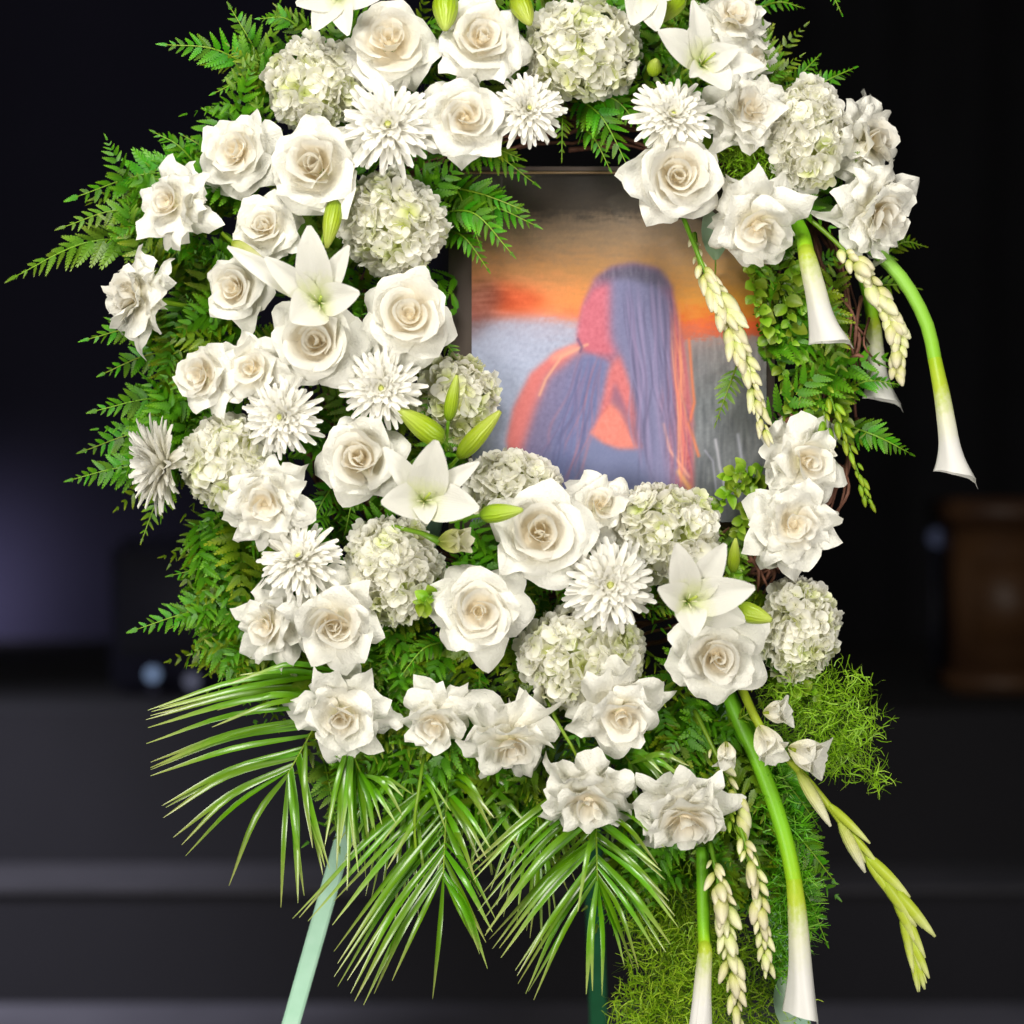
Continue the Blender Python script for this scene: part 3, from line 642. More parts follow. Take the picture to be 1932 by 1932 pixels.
palm([(1115, 1450), (1124, 1560), (1127, 1662)],
     [(.02, 880, 1640), (.08, 893, 1660), (.16, 905, 1692), (.24, 912, 1735), (.35, 915, 1765), (.48, 923, 1772), (.58, 929, 1790), (.66, 945, 1807), (.76, 972, 1831), (.84, 977, 1856), (.9, 992, 1875), (.96, 1007, 1887), (1, 1106, 1876), (1, 1136, 1878),
      (.98, 1178, 1822), (.94, 1205, 1828), (.86, 1241, 1800), (.76, 1265, 1782), (.66, 1280, 1750), (.55, 1262, 1700), (.45, 1255, 1660), (.35, 1241, 1632), (.3, 1255, 1600), (.5, 1090, 1720)],
     "right palm fan with shiny blades under the lowest roses", -0.04, -0.105)
palm([(655, 1390), (672, 1440), (690, 1475)],
     [(0, 635, 1642), (.2, 676, 1646), (.35, 655, 1680), (.5, 698, 1618), (.6, 690, 1655), (.7, 721, 1556), (.8, 759, 1538), (.9, 740, 1520), (1, 780, 1500), (.4, 712, 1600), (.1, 612, 1600), (.3, 668, 1600)],
     "short palm frond with upright hanging blades beside the easel leg", -0.06, -0.09)
palm([(1150, 1380), (1175, 1420), (1190, 1440)],
     [(.2, 1262, 1522), (.4, 1278, 1516), (.6, 1288, 1498), (.7, 1296, 1470), (.8, 1240, 1545), (.9, 1210, 1555), (1, 1300, 1445), (.5, 1250, 1460)],
     "small palm tuft between the two lowest roses", -0.05, -0.085)
palm([(890, 1400), (905, 1470), (900, 1510)],
     [(.1, 780, 1560), (.3, 800, 1600), (.5, 860, 1620), (.6, 980, 1590), (.4, 1010, 1540), (.8, 930, 1650), (.9, 885, 1680), (1, 960, 1640), (.7, 990, 1620), (.2, 1020, 1500), (.6, 820, 1660)],
     "dark palm frond behind the middle palm fan", 0.0, -0.04, wd=0.004)
palm([(760, 1400), (772, 1450), (780, 1500)],
     [(.1, 640, 1560), (.25, 650, 1620), (.4, 690, 1690), (.55, 716, 1720), (.7, 745, 1745), (.85, 770, 1700), (1, 790, 1730), (.9, 812, 1660), (.7, 835, 1610), (.5, 842, 1570), (.3, 850, 1530), (.2, 668, 1530)],
     "thin bladed palm frond between the left and the middle palm fan", -0.01, -0.06, wd=0.0028)
palm([(1000, 1450), (1012, 1510), (1016, 1560)],
     [(.1, 880, 1560), (.25, 890, 1620), (.4, 925, 1680), (.55, 950, 1730), (.7, 975, 1745), (.85, 1000, 1770), (1, 1022, 1790), (.9, 1050, 1730), (.7, 1075, 1690), (.5, 1090, 1640), (.3, 1095, 1590)],
     "thin bladed palm frond between the middle and the right palm fan", -0.01, -0.06, wd=0.0028)

# ------------------------------------------------------------------ asparagus fern masses
def strands(region, n, ln, wd, yr, curl=0.5, dirv=None, seed=1):
    r = random.Random(seed); V, F, U = [], [], []
    k = 0
    while k < n:
        g = region(r)
        if g is None: continue
        x, y, yy_ = g; k += 1
        p = P(x, y, yy_ + r.uniform(*yr)); l = r.uniform(0.6, 1.2) * ln
        d = Vector((r.gauss(0, 1), r.gauss(0, 0.7), r.gauss(0, 1)))
        if dirv: d = d.normalized() * 0.8 + Vector(dirv(x, y))
        d.normalize(); ax = Vector((r.gauss(0, 1), r.gauss(0, 1), r.gauss(0, 1))).normalized(); s = d.cross(ax).normalized()
        o = len(V); m_ = 3
        rv = r.random()
        for i in range(m_ + 1):
            t = i / m_; ww = wd * (1 - 0.75 * t)
            V += [p + s * ww, p - s * ww]; U += [(0, .45 * t + .6 * rv), (1, .45 * t + .6 * rv)]
            if i: F.append((o + 2 * i - 2, o + 2 * i - 1, o + 2 * i + 1, o + 2 * i))
            p = p + d * l / m_; d = (d + ax.cross(d) * curl + Vector((r.gauss(0, .15), r.gauss(0, .15), r.gauss(0, .15)))).normalized(); s = (s - d * s.dot(d)).normalized()
    return np.array(V), F, U
def asparagus(label, stems, blobs, n, ln, wd, m, yr=(-.025, .025), curl=0.5, dirv=None, seed=1, cat="asparagus fern"):
    p0 = P(*stems[0][0]); root = empty("asparagus_fern", p0, label=label, cat=cat, group="asparagus fern sprays in the wreath")
    for st in stems:
        path = [q - p0 for q in catmull([P(*q) for q in st], 12)]
        v, f, uv = tube(path, lambda t: 0.0014 * (1 - 0.6 * t), 5); obj("stem", mesh("stem", v, f, M['stem'], uv), root)
    tot = sum(b[2] * b[3] for b in blobs)
    def reg(r):
        q = r.uniform(0, tot)
        for (cx, cy, rx, ry, yy_) in blobs:
            q -= rx * ry
            if q <= 0: break
        a = r.uniform(0, 6.283); s = r.random() ** .62 * (1.25 if r.random() < .06 else 1) * (1 + 0.12 * math.sin(5 * a) + 0.1 * math.sin(9 * a + 1))
        return cx + rx * s * math.cos(a), cy + ry * s * math.sin(a), yy_
    V, F, U = strands(reg, n, ln, wd, yr, curl, dirv, seed)
    o = obj("needles", mesh("needles", V - np.array(p0), F, m, U, smooth=False), root); o["kind"] = "stuff"
asparagus("curly lime green asparagus fern tuft jutting right below the lowest hydrangea", [[(1440, 1330, -.03), (1540, 1330, -.05), (1640, 1320, -.05)], [(1440, 1330, -.03), (1560, 1400, -.05), (1660, 1478, -.05)]],
          [(1555, 1345, 105, 90, -.05), (1590, 1415, 65, 50, -.05), (1500, 1310, 60, 50, -.04), (1650, 1470, 26, 18, -.05)], 2000, 0.021, 0.0008, M['needle'], curl=0.45, seed=3)
asparagus("yellow green sprengeri mass hanging at the bottom behind the short calla", [[(1290, 1600, -.02), (1260, 1760, -.04), (1220, 1940, -.04)], [(1290, 1600, -.02), (1330, 1760, -.03), (1380, 1960, -.03)]],
          [(1270, 1860, 100, 130, -.04), (1330, 1760, 90, 120, -.03), (1400, 1880, 110, 110, -.02), (1230, 1920, 70, 60, -.04), (1240, 1720, 60, 70, -.01)], 5200, 0.020, 0.0009, M['moss'], curl=0.5, seed=5)
asparagus("deep green feathery plume right of the long lower calla stem", [[(1450, 1400, -.02), (1500, 1560, -.04), (1530, 1720, -.04)]],
          [(1460, 1500, 36, 90, -.05), (1490, 1620, 34, 100, -.055), (1510, 1720, 22, 70, -.05), (1465, 1760, 34, 90, -.04)], 2600, 0.022, 0.0010, M['needle_dark'], curl=0.12, dirv=lambda x, y: (0.7, -0.2, 0.05), seed=6)
asparagus("lime feathery tuft between the upper right hydrangea and the drooping rose", [[(1420, 330, -.03), (1420, 310, -.06), (1400, 280, -.07)], [(1420, 330, -.03), (1480, 350, -.06), (1530, 350, -.07)]],
          [(1415, 312, 58, 42, -.06), (1480, 345, 60, 22, -.05)], 1000, 0.012, 0.0010, M['needle'], curl=0.3, seed=8)
asparagus("dark fine asparagus fern behind the right palm fan", [[(1180, 1560, 0), (1260, 1640, -.02), (1300, 1720, -.02)]],
          [(1270, 1640, 90, 80, .0), (1210, 1700, 60, 60, .0)], 1300, 0.02, 0.0008, M['needle_dark'], curl=0.4, seed=9)
asparagus("fine green fern strands under the open lily left of the lower calla stem", [[(1370, 1330, -.02), (1390, 1450, -.03), (1420, 1560, -.03)]],
          [(1400, 1480, 55, 110, -.02), (1350, 1420, 60, 60, -.01), (1440, 1620, 40, 90, -.02)], 1500, 0.016, 0.0010, M['needle'], curl=0.3, dirv=lambda x, y: (0.1, -0.2, -0.6), seed=10)

# ------------------------------------------------------------------ leafy sprigs
def leaf_mesh(name, m, wd=0.42, tipp=1.0, seed=0, cup=0.15):
    nu, nv = 5, 6; v, uv = [], []
    for j in range(nv):
        t = j / (nv - 1); ww = wd * math.sin(math.pi * (0.04 + 0.93 * t ** tipp)) ** 0.8
        for i in range(nu):
            u = -1 + 2 * i / (nu - 1); v.append((u * ww, t, cup * abs(u) * ww * 2 - 0.22 * t * t)); uv.append(((u + 1) / 2, t))
    return mesh(name, v, grid_faces(nu, nv), m, uv)
LEAF = [leaf_mesh("leaf", M['sprig'], 0.40, 1.0), leaf_mesh("leaf", M['sprig'], 0.48, 1.3), leaf_mesh("leaf", M['sprig'], 0.30, 0.8)]
DLEAF = [leaf_mesh("leaf", M['fern'], 0.40, 1.0), leaf_mesh("leaf", M['fern'], 0.34, 1.2)]
def sprig(label, paths, n, ln, leaves=LEAF, name="leafy_sprig", cat="leafy sprig", spread=1.0, group="leafy sprigs in the wreath"):
    p0 = P(*paths[0][0]); root = empty(name, p0, label=label, cat=cat, group=group)
    for st in paths:
        path = [q - p0 for q in catmull([P(*q) for q in st], 14)]
        v, f, uv = tube(path, lambda t: 0.0014 * (1 - 0.6 * t), 5); obj("stem", mesh("stem", v, f, M['stem'], uv), root)
        n2 = int(n * 2.2)
        for i in range(n2):
            t = (i + 0.6) / n2; q = t * 14; j = min(int(q), 13); p = path[j].lerp(path[j + 1], q - j); tg = (path[j + 1] - path[j]).normalized()
            an = i * 2.4 + random.uniform(-.4, .4); sd = tg.cross(Vector((0, -1, 0))).normalized(); nn = tg.cross(sd)
            dy = (tg * 0.55 + (sd * math.cos(an) + nn * math.sin(an) * 0.6) * spread + Vector((0, -0.35, 0))).normalized()
            up = Vector((random.uniform(-.5, .5), -1, random.uniform(0, .9))); dz = (up - dy * up.dot(dy)).normalized(); dx = dy.cross(dz); l = ln * K * random.uniform(0.35, 0.85)
            mm = Matrix((dx * l, dy * l, dz * l)).transposed().to_4x4(); mm.translation = p
            obj("leaf", random.choice(leaves), root, mm)
sprig("lime leafy sprig with small rounded leaves beside the short upper calla", [[(1440, 470, -.02), (1480, 560, -.05), (1500, 680, -.06)], [(1470, 520, -.03), (1520, 560, -.05), (1540, 580, -.06)]], 11, 42)
sprig("pale lime sprig of rounded leaves under the drooping right rose", [[(1400, 470, -.02), (1440, 540, -.04), (1450, 640, -.05)], [(1460, 480, -.02), (1500, 510, -.05), (1530, 530, -.05)]], 10, 38)
sprig("dense leafy sprig low between the tuberose and the vine ring", [[(1460, 620, -.02), (1480, 720, -.05), (1500, 800, -.05)], [(1480, 560, -.02), (1530, 660, -.04), (1565, 740, -.05)], [(1420, 500, -.03), (1430, 580, -.06), (1470, 640, -.06)]], 11, 36)
sprig("green leafy sprig hanging above the spiky white rose", [[(1520, 660, -.02), (1530, 740, -.05), (1540, 830, -.05)], [(1540, 680, -.02), (1580, 740, -.03), (1590, 800, -.03)]], 11, 36)
sprig("bright lime sprig at the lower right corner of the portrait", [[(1440, 900, -.02), (1390, 920, -.05), (1350, 960, -.06)], [(1440, 880, -.02), (1410, 960, -.05), (1390, 1010, -.06)], [(1430, 910, -.02), (1400, 890, -.05), (1370, 905, -.05)]], 9, 40)
sprig("lime leaves crowding under the lower right hydrangea beside the vine", [[(1400, 990, 0), (1400, 1040, -.03), (1385, 1090, -.05)]], 8, 44)
sprig("small green leaves beside the lower calla stem", [[(1420, 1350, -.02), (1410, 1430, -.05), (1430, 1520, -.06)]], 10, 34)
sprig("curled bright green leaves at the right of the silver hydrangea", [[(840, 1100, -.08), (815, 1125, -.125), (790, 1140, -.135)]], 6, 38)
sprig("olive leaves under the upper left roses", [[(420, 420, 0), (400, 540, -.03), (380, 600, -.04)], [(400, 400, 0), (360, 470, -.03), (340, 520, -.03)]], 9, 40)
sprig("green leaves hanging below the low right hydrangea", [[(1460, 1260, -.02), (1490, 1290, -.05), (1540, 1310, -.06)]], 8, 34)
EUC = leaf_mesh("eucalyptus_leaf", M['euc'], 0.27, 0.9)
for (x, y, yy_, l, ang, lab) in [(1350, 490, -.05, 95, 95, "pale blue green eucalyptus leaf above the tuberose at the portrait corner"), (1475, 1840, -.045, 105, -80, "pale blue green eucalyptus leaf at the bottom beside the long calla flower")]:
    root = empty("eucalyptus_leaf", P(x, y, yy_), label=lab, cat="leaf", group="eucalyptus leaves")
    a = R(ang); dy = Vector((math.cos(a), -0.15, math.sin(a))).normalized(); up = Vector((0.3, -1, 0)); dz = (up - dy * up.dot(dy)).normalized(); dx = dy.cross(dz); s = l * K
    mm = Matrix((dx * s, dy * s, dz * s)).transposed().to_4x4(); obj("blade", EUC, root, mm)
    v, f, uv = tube([Vector((0, 0, 0)), -dy * 0.012 + Vector((0, 0.01, 0)), -dy * 0.02 + Vector((0, 0.04, 0))], [0.001, 0.001, 0.0012], 5); obj("stalk", mesh("stalk", v, f, M['stem'], uv), root)

# ------------------------------------------------------------------ roses
def petal(Rr, th, L, Wm, rho0, h0, refl, curl, tip, wob, ph, spiral=0.0, nu=7, nv=8):
    u = np.linspace(-1, 1, nu); vv = np.linspace(0, 1, nv); Ug, Vg = np.meshgrid(u, vv)
    s = Vg * (1 - (0.17 + 0.55 * tip) * np.abs(Ug) ** 1.7) + tip * (1 - np.abs(Ug)) ** 3 * Vg ** 4
    ss = np.linspace(0, 1.25, 41); al = th + R(48) * np.clip(1 - ss * 1.6, 0, 1) ** 1.5 + refl * np.clip((ss - 0.55) / 0.45, 0, 2) ** 1.6
    ds = ss[1] - ss[0]; rho = rho0 + np.concatenate([[0], np.cumsum(np.sin(al[:-1]) * ds)]) * L; hh = h0 + np.concatenate([[0], np.cumsum(np.cos(al[:-1]) * ds)]) * L
    rh = np.interp(s, ss, rho); hg = np.interp(s, ss, hh)
    W = Wm * np.sin(np.pi / 2 * np.clip(s * 1.35 + 0.10, 0, 1)) ** 0.9
    A = np.minimum(W / np.maximum(rh, 0.16), 1.75)
    psi = Ug * A
    edge = np.abs(Ug) ** 2.4 * Vg ** 1.5
    rh = rh + spiral * Ug * 0.5 - 0.25 * curl * edge * math.sin(th)
    hg = hg - curl * edge * math.sin(min(th + 0.4, 1.57)) + wob * np.sin(3.2 * Ug + ph) * Vg ** 2 + 0.45 * wob * np.sin(7.5 * Ug + 2 * ph + 2 * Vg) * Vg ** 3 + 0.3 * wob * np.sin(5 * Vg + ph) * np.cos(2 * Ug + ph)
    rh = rh + curl * edge * 0.6 * math.cos(th)
    V = np.stack([rh * np.cos(psi), rh * np.sin(psi), hg], -1).reshape(-1, 3) * Rr
    q = V / Rr; V = V + Rr * wob * 0.34 * Vg.reshape(-1, 1) * np.stack([np.sin(11 * q[:, 1] + 7 * q[:, 2] + ph), np.sin(12 * q[:, 0] + 8 * q[:, 2] + 2 * ph), np.sin(10 * q[:, 0] + 11 * q[:, 1] + 3 * ph)], -1)
    return V, grid_faces(nu, nv), np.stack([(Ug + 1) / 2, Vg], -1).reshape(-1, 2)
def rose(cx, cy, r, tx, tz, y, label, style='open', seed=0):
    rr = random.Random(seed * 13 + 5); Rr = r * kk(y) * 1.09
    root = empty("rose", P(cx, cy, y), face_rot(tx, tz, rr.uniform(0, 6.28)), label, "rose", "white roses in the wreath")
    #           n, theta,  L,   W,  rho0,  h0, reflex, curl, tip, wobble, material
    if style == 'open':
        lay = [(3, 5, .42, .36, .02, .06, 14, .03, .02, .02, 'rose_in', .10), (3, 14, .50, .46, .07, .04, 34, .05, .03, .03, 'rose_in', .08), (4, 28, .64, .50, .11, .0, 52, .09, .06, .05, 'rose_in', .05),
               (5, 50, .82, .58, .12, -.04, 62, .17, .12, .07, 'rose_out', .03), (6, 74, .97, .56, .12, -.10, 55, .26, .22, .07, 'rose_out', .02)]
    elif style == 'cup':
        lay = [(3, 3, .52, .36, .02, .06, 10, .02, .02, .015, 'rose_in', .10), (3, 10, .60, .52, .09, .04, 30, .04, .03, .025, 'rose_in', .10), (4, 24, .76, .62, .15, .0, 58, .09, .05, .05, 'rose_in', .07),
               (4, 44, .88, .70, .16, -.05, 74, .15, .10, .06, 'rose_out', .05), (5, 66, .97, .64, .16, -.12, 64, .24, .2, .06, 'rose_out', .02)]
    elif style == 'ruffle':
        lay = [(3, 10, .46, .28, .02, .08, 30, .03, .05, .05, 'rose_in', .06), (5, 26, .58, .34, .06, .06, 45, .07, .08, .07, 'rose_in', .04), (6, 42, .72, .40, .09, .02, 52, .11, .13, .09, 'rose_out', .03),
               (7, 62, .88, .42, .11, -.03, 50, .15, .18, .10, 'rose_out', 0), (8, 80, .99, .40, .12, -.08, 42, .18, .22, .09, 'rose_out', 0)]
    else:  # loose
        lay = [(3, 10, .42, .34, .02, .06, 16, .04, .02, .03, 'rose_in', .08), (3, 24, .54, .44, .08, .04, 42, .07, .06, .06, 'rose_in', .05), (5, 48, .74, .46, .10, .0, 54, .14, .10, .09, 'rose_out', .03),
               (6, 72, .94, .44, .11, -.05, 48, .22, .18, .10, 'rose_out', 0), (4, 92, 1.04, .40, .11, -.10, 40, .28, .24, .10, 'rose_out', 0)]
    tilt = [rr.uniform(-.20, .20), rr.uniform(-.20, .20)]
    a0 = 0
    for (n, th, L, W, r0, h0, rf, cu, tp, wb, mk, sp) in lay:
        a0 += rr.uniform(0.3, 1.0)
        for i in range(n):
            V, F, U = petal(Rr, R(th + rr.uniform(-11, 11)), L * rr.uniform(.86, 1.1), W * rr.uniform(.85, 1.2), r0, h0 + rr.uniform(-.03, .03), R(rf * rr.uniform(.4, 1.45)), cu * rr.uniform(.4, 2.2), tp * rr.uniform(.3, 1.6), wb * rr.uniform(.7, 2.1), rr.uniform(0, 6.28), sp, 11, 10)
            o = obj("petal", mesh("petal", V, F, M[mk], U), root); q = 1.2 if mk == 'rose_in' else .4; jt = .16 if th > 20 else .08
            o.rotation_euler = (tilt[0] * q + rr.uniform(-jt, jt), tilt[1] * q + rr.uniform(-jt, jt), a0 + 2 * math.pi * i / n + rr.uniform(-.24, .24))
    v, f = ball(Rr * .13, Rr * .13, Rr * .12, 8, 6); o = obj('heart', mesh('heart', v, f, HEART), root); o.location = (0, 0, .03 * Rr)
    stalk(root, Rr * .14)
HEART = solid('rose_heart', (0.80, 0.70, 0.50, 1), (0.86, 0.78, 0.62, 1), 300, 0.6)
def stalk(root, r0, ln=0.075):
    v, f, uv = tube([Vector((0, 0, -r0 * .75)), Vector((0, 0, -r0 * 1.1)), Vector((0, 0, -r0 * 1.8)), Vector((0, 0, -ln))], [r0 * .7, r0 * 1.1, r0 * .55, 0.0022], 8)
    obj("stem", mesh("stem", v, f, M['stem'], uv), root)

ROSES = [
 (735, 86, 84, .0, .35, -.10, "wide open white rose between the left hydrangea and the top lily bud", 'cup'),
 (908, 78, 84, .1, .2, -.11, "tall white rose left of the big top hydrangea", 'open'),
 (877, 225, 80, .1, .0, -.115, "white rose with peach centre between the two spider chrysanthemums", 'open'),
 (450, 290, 76, -.35, .1, -.085, "white rose at upper left directly under the top ferns", 'open'),
 (598, 318, 82, -.15, .1, -.115, "white rose left below the largest spider chrysanthemum", 'cup'),
 (324, 385, 72, -.5, .15, -.115, "loose star shaped rose at the left edge above the side-on rose", 'loose'),
 (502, 430, 62, -.2, .2, -.10, "cream rose directly above the left lily", 'open'),
 (256, 562, 76, -1.15, .1, -.105, "side-on rose farthest left with its face turned outward", 'ruffle'),
 (447, 548, 60, -.3, .1, -.09, "half open rose tucked left of the left lily", 'cup'),
 (598, 645, 80, -.05, -.05, -.125, "full white rose right below the left lily", 'cup'),
 (772, 598, 84, .1, .12, -.115, "classic spiral rose touching the left border of the portrait", 'cup'),
 (385, 710, 66, -.6, .0, -.11, "outward turned rose left of the folded cream rose", 'open'),
 (478, 696, 66, -.2, -.1, -.115, "folded cream rose above the ruffled left chrysanthemum", 'loose'),
 (682, 868, 78, -.1, .1, -.11, "rose left of the lily under the portrait", 'cup'),
 (500, 948, 76, -.1, -.15, -.12, "crumpled rose below the leafy left hydrangea", 'ruffle'),
 (508, 1180, 72, -.55, -.1, -.095, "left one of the two touching lower left roses", 'loose'),
 (632, 1178, 82, .0, -.15, -.12, "right one of the two touching lower left roses", 'open'),
 (903, 1153, 88, .0, .0, -.13, "open rose with round peach heart in the lower middle", 'open'),
 (1018, 1008, 86, .05, .25, -.12, "broad rose beside the horizontal green bud", 'cup'),
 (1130, 955, 62, .1, .35, -.085, "small rose half hidden between two hydrangeas under the portrait", 'loose'),
 (1350, 1240, 82, .1, -.1, -.115, "rose directly below the lower right lily", 'open'),
 (645, 1347, 84, -.1, -.35, -.10, "drooping rose at lower left above the left palm fan", 'loose'),
 (822, 1362, 66, -.1, -.55, -.095, "smaller rose touching the left of the lower middle rose", 'loose'),
 (962, 1400, 86, .1, -.75, -.105, "hanging lower middle rose above the middle palm fan", 'loose'),
 (1170, 1345, 86, .15, -.45, -.12, "rose touching the bottom of the lower hydrangea", 'loose'),
 (1110, 1508, 82, .05, -.8, -.115, "hanging ruffled rose over the right palm fan", 'ruffle'),
 (1292, 1540, 86, .1, -.85, -.115, "lowest right rose hanging above the short calla", 'ruffle'),
 (1277, 335, 80, .05, -.05, -.115, "round rose with tight yellowish heart at the top right of the portrait", 'cup'),
 (1428, 425, 88, .05, -.65, -.11, "drooping rose right of the portrait above the short upper calla", 'loose'),
 (1655, 400, 84, .75, -.35, -.08, "outermost right rose from which the long calla stem comes down", 'ruffle'),
 (1643, 268, 80, .85, .05, -.06, "right facing rose above the outermost right rose", 'loose'),
 (1412, 208, 74, .25, .15, -.10, "upright ruffled rose left of the white right hydrangea", 'ruffle'),
 (1495, 990, 84, .1, .0, -.09, "lower one of the two stacked roses right of the portrait", 'ruffle'),
 (1518, 870, 78, .3, -.1, -.075, "upper spiky one of the two stacked roses right of the portrait", 'loose'),
 (1382, 38, 68, .25, .35, -.07, "rose at the top right behind the upper lily", 'ruffle'),
 (1412, 108, 62, .5, .05, -.05, "partly hidden rose right of the upper lily petals", 'loose'),
]
for i, (cx, cy, r, tx, tz, y, lab, st) in enumerate(ROSES): rose(cx, cy, r, tx, tz, y, lab, st, i)

# ------------------------------------------------------------------ hydrangeas
def floret_mesh(name, m, seed):
    r = random.Random(seed); parts = []; nu, nv = 5, 5
    for k in range(4):
        a = k * math.pi / 2 + r.uniform(-.15, .15); cup = r.uniform(.05, .5); c, s = math.cos(a), math.sin(a); v, uv = [], []; ph = r.uniform(0, 6)
        for j in range(nv):
            t = j / (nv - 1)
            for i in range(nu):
                u = -1 + 2 * i / (nu - 1); ww = 0.62 * math.sin(math.pi * (0.06 + 0.74 * t)) ** 0.8; x = 0.06 + t * (1 - 0.16 * u * u); yv = u * ww * 0.95
                z = cup * t * t - 0.25 * t ** 4 * cup + 0.18 * u * u * t + 0.09 * math.sin(3 * u + ph) * t + 0.06 * k % .1
                v.append((x * c - yv * s, x * s + yv * c, z)); uv.append(((u + 1) / 2, t))
        parts.append((np.array(v), grid_faces(nu, nv), np.array(uv)))
    V, F, U = merge(parts); return mesh(name, V, F, m, U)
FLO = [floret_mesh("floret", M['hyd'], s) for s in range(7)]; FLG = [floret_mesh("floret", M['hyd_green'], s) for s in range(4)]
def hydrangea(cx, cy, rx, ry, tx, tz, y, label, green=0.1, seed=0, bumps=()):
    r = random.Random(seed + 40); s = kk(y); root = empty("hydrangea", P(cx, cy, y + 0.02), None, label, "hydrangea", "white hydrangeas in the wreath")
    ax = Vector((tx, -1, tz)).normalized()
    v, f = ball(rx * s * .72, min(rx, ry) * s * .55, ry * s * .72); obj("flower_core", mesh("flower_core", v, f, M['core']), root)
    n = int(118 * (rx * ry) / (95 * 95)) + 26; k = 0; i = 0
    while k < n and i < n * 3:
        g = (i + 0.5) / (n * 1.55); i += 1
        z = 1 - 2 * g; a = i * 2.39996; d = Vector((math.sqrt(max(0, 1 - z * z)) * math.cos(a), math.sqrt(max(0, 1 - z * z)) * math.sin(a), z))
        d = (Vector((0, 0, 1)).rotation_difference(ax) @ d)
        if d.y > 0.45: continue
        k += 1
        lump = 1 + 0.09 * math.sin(d.x * 4.5 + seed) * math.sin(d.z * 4.3 + 2 * seed) + r.uniform(-.07, .05)
        p = Vector((d.x * rx * s, d.y * min(rx, ry) * s * .8, d.z * ry * s)) * 0.86 * lump
        dd = (d + Vector((r.gauss(0, .42), r.gauss(0, .42), r.gauss(0, .42)))).normalized()
        rot = dd.to_track_quat('Z', 'Y') @ Quaternion((0, 0, 1), r.uniform(0, 6.28)); sc = r.uniform(17, 24) * s
        o = obj("floret", r.choice(FLG if r.random() < green + max(0, -d.z) * 0.25 else FLO), root)
        o.rotation_mode = 'QUATERNION'; o.location = p; o.rotation_quaternion = rot; o.scale = (sc, sc, sc * r.uniform(.8, 1.4))
    v, f, uv = tube([Vector((0, 0.0, 0)), Vector((0, 0.03, -0.005)), Vector((0, 0.085, -0.02))], [0.005, 0.004, 0.003], 7); obj("stem", mesh("stem", v, f, M['stem'], uv), root)
HYDS = [
 (598, 162, 92, 84, -.3, .2, -.075, "round hydrangea at the top left beside the fern", .22),
 (1102, 98, 108, 92, .0, .3, -.075, "widest hydrangea at the top of the wreath", .12),
 (740, 425, 98, 94, .05, .05, -.08, "big round hydrangea left of the top of the portrait", .12),
 (858, 755, 76, 80, .1, .0, -.05, "greenish hydrangea behind the buds at the portrait's lower left corner", .75),
 (425, 872, 82, 84, -.4, -.1, -.095, "creamy hydrangea left above the crumpled rose", .3),
 (740, 1075, 90, 100, -.1, .0, -.085, "silvery hydrangea in the lower left with a long lower lobe", .03),
 (965, 915, 88, 58, .1, .3, -.075, "hydrangea behind the broad rose under the portrait", .1),
 (1258, 1005, 100, 88, .1, .2, -.08, "hydrangea under the right half of the portrait above the lower lily", .2),
 (1095, 1240, 116, 94, .0, .0, -.08, "widest hydrangea in the lower part of the wreath", .2),
 (1505, 1185, 74, 92, .3, .0, -.065, "lone hydrangea at the lower right edge by the black background", .25),
 (1522, 255, 68, 104, .45, .2, -.085, "tall cool white hydrangea at the upper right", .05),
]
for i, (cx, cy, rx, ry, tx, tz, y, lab, g) in enumerate(HYDS): hydrangea(cx, cy, rx * 1.06, ry * 1.06, tx, tz, y - .012, lab, g * .7, i)

# ------------------------------------------------------------------ chrysanthemums
def mum_petal(name, seed, spoon=0.5):
    r = random.Random(seed); nu, nv = 3, 7; v, uv = [], []; bend = r.uniform(.05, .3); sw = r.uniform(-.08, .08)
    for j in range(nv):
        t = j / (nv - 1); ww = 0.042 + 0.075 * math.sin(math.pi * (0.1 + 0.85 * t)) ** 1.0 * (0.6 + spoon * t)
        for i in range(nu):
            u = i - 1; v.append((t * (1 - .03 * u * u), u * ww + sw * t * t, -bend * t * t + 0.7 * ww * u * u)); uv.append((i / 2, t))
    return mesh(name, v, grid_faces(nu, nv), M['mum'], uv)
MUMP = [mum_petal("petal", s) for s in range(5)]
def mum(cx, cy, r, tx, tz, y, label, seed=0, lays=None):
    if tx < -1: lays = [(12, 10, .70, .02), (18, 24, .84, .0), (24, 38, .96, .0), (28, 52, 1.02, .0), (26, 64, 1.02, -.02), (14, 74, .9, -.03)]
    rr = random.Random(seed + 90); Rr = r * kk(y); root = empty("chrysanthemum", P(cx, cy, y), face_rot(tx, tz, rr.uniform(0, 6)), label, "chrysanthemum", "white spider chrysanthemums in the wreath")
    lays = lays or [(12, 10, .30, .14), (16, 24, .42, .12), (20, 38, .54, .08), (24, 52, .68, .05), (28, 66, .84, .02), (30, 79, .98, -.02), (20, 90, 1.06, -.05)]
    for (n, th, L, h) in lays:
        a0 = rr.uniform(0, 6)
        for i in range(n):
            a = a0 + 2 * math.pi * (i + rr.uniform(-.3, .3)) / n; t = R(90 - th + rr.uniform(-9, 9)); l = L * Rr * rr.uniform(.8, 1.1)
            o = obj("petal", rr.choice(MUMP), root); o.rotation_euler = (rr.uniform(-.3, .3), -t, a); o.location = (0.06 * Rr * math.cos(a), 0.06 * Rr * math.sin(a), h * Rr); o.scale = (l, Rr * 0.86, l)
    v, f = ball(Rr * .10, Rr * .10, Rr * .12, 10, 6); o = obj("flower_centre", mesh("flower_centre", v, f, M['mum_centre']), root); o.location = (0, 0, .16 * Rr)
    stalk(root, Rr * .14)
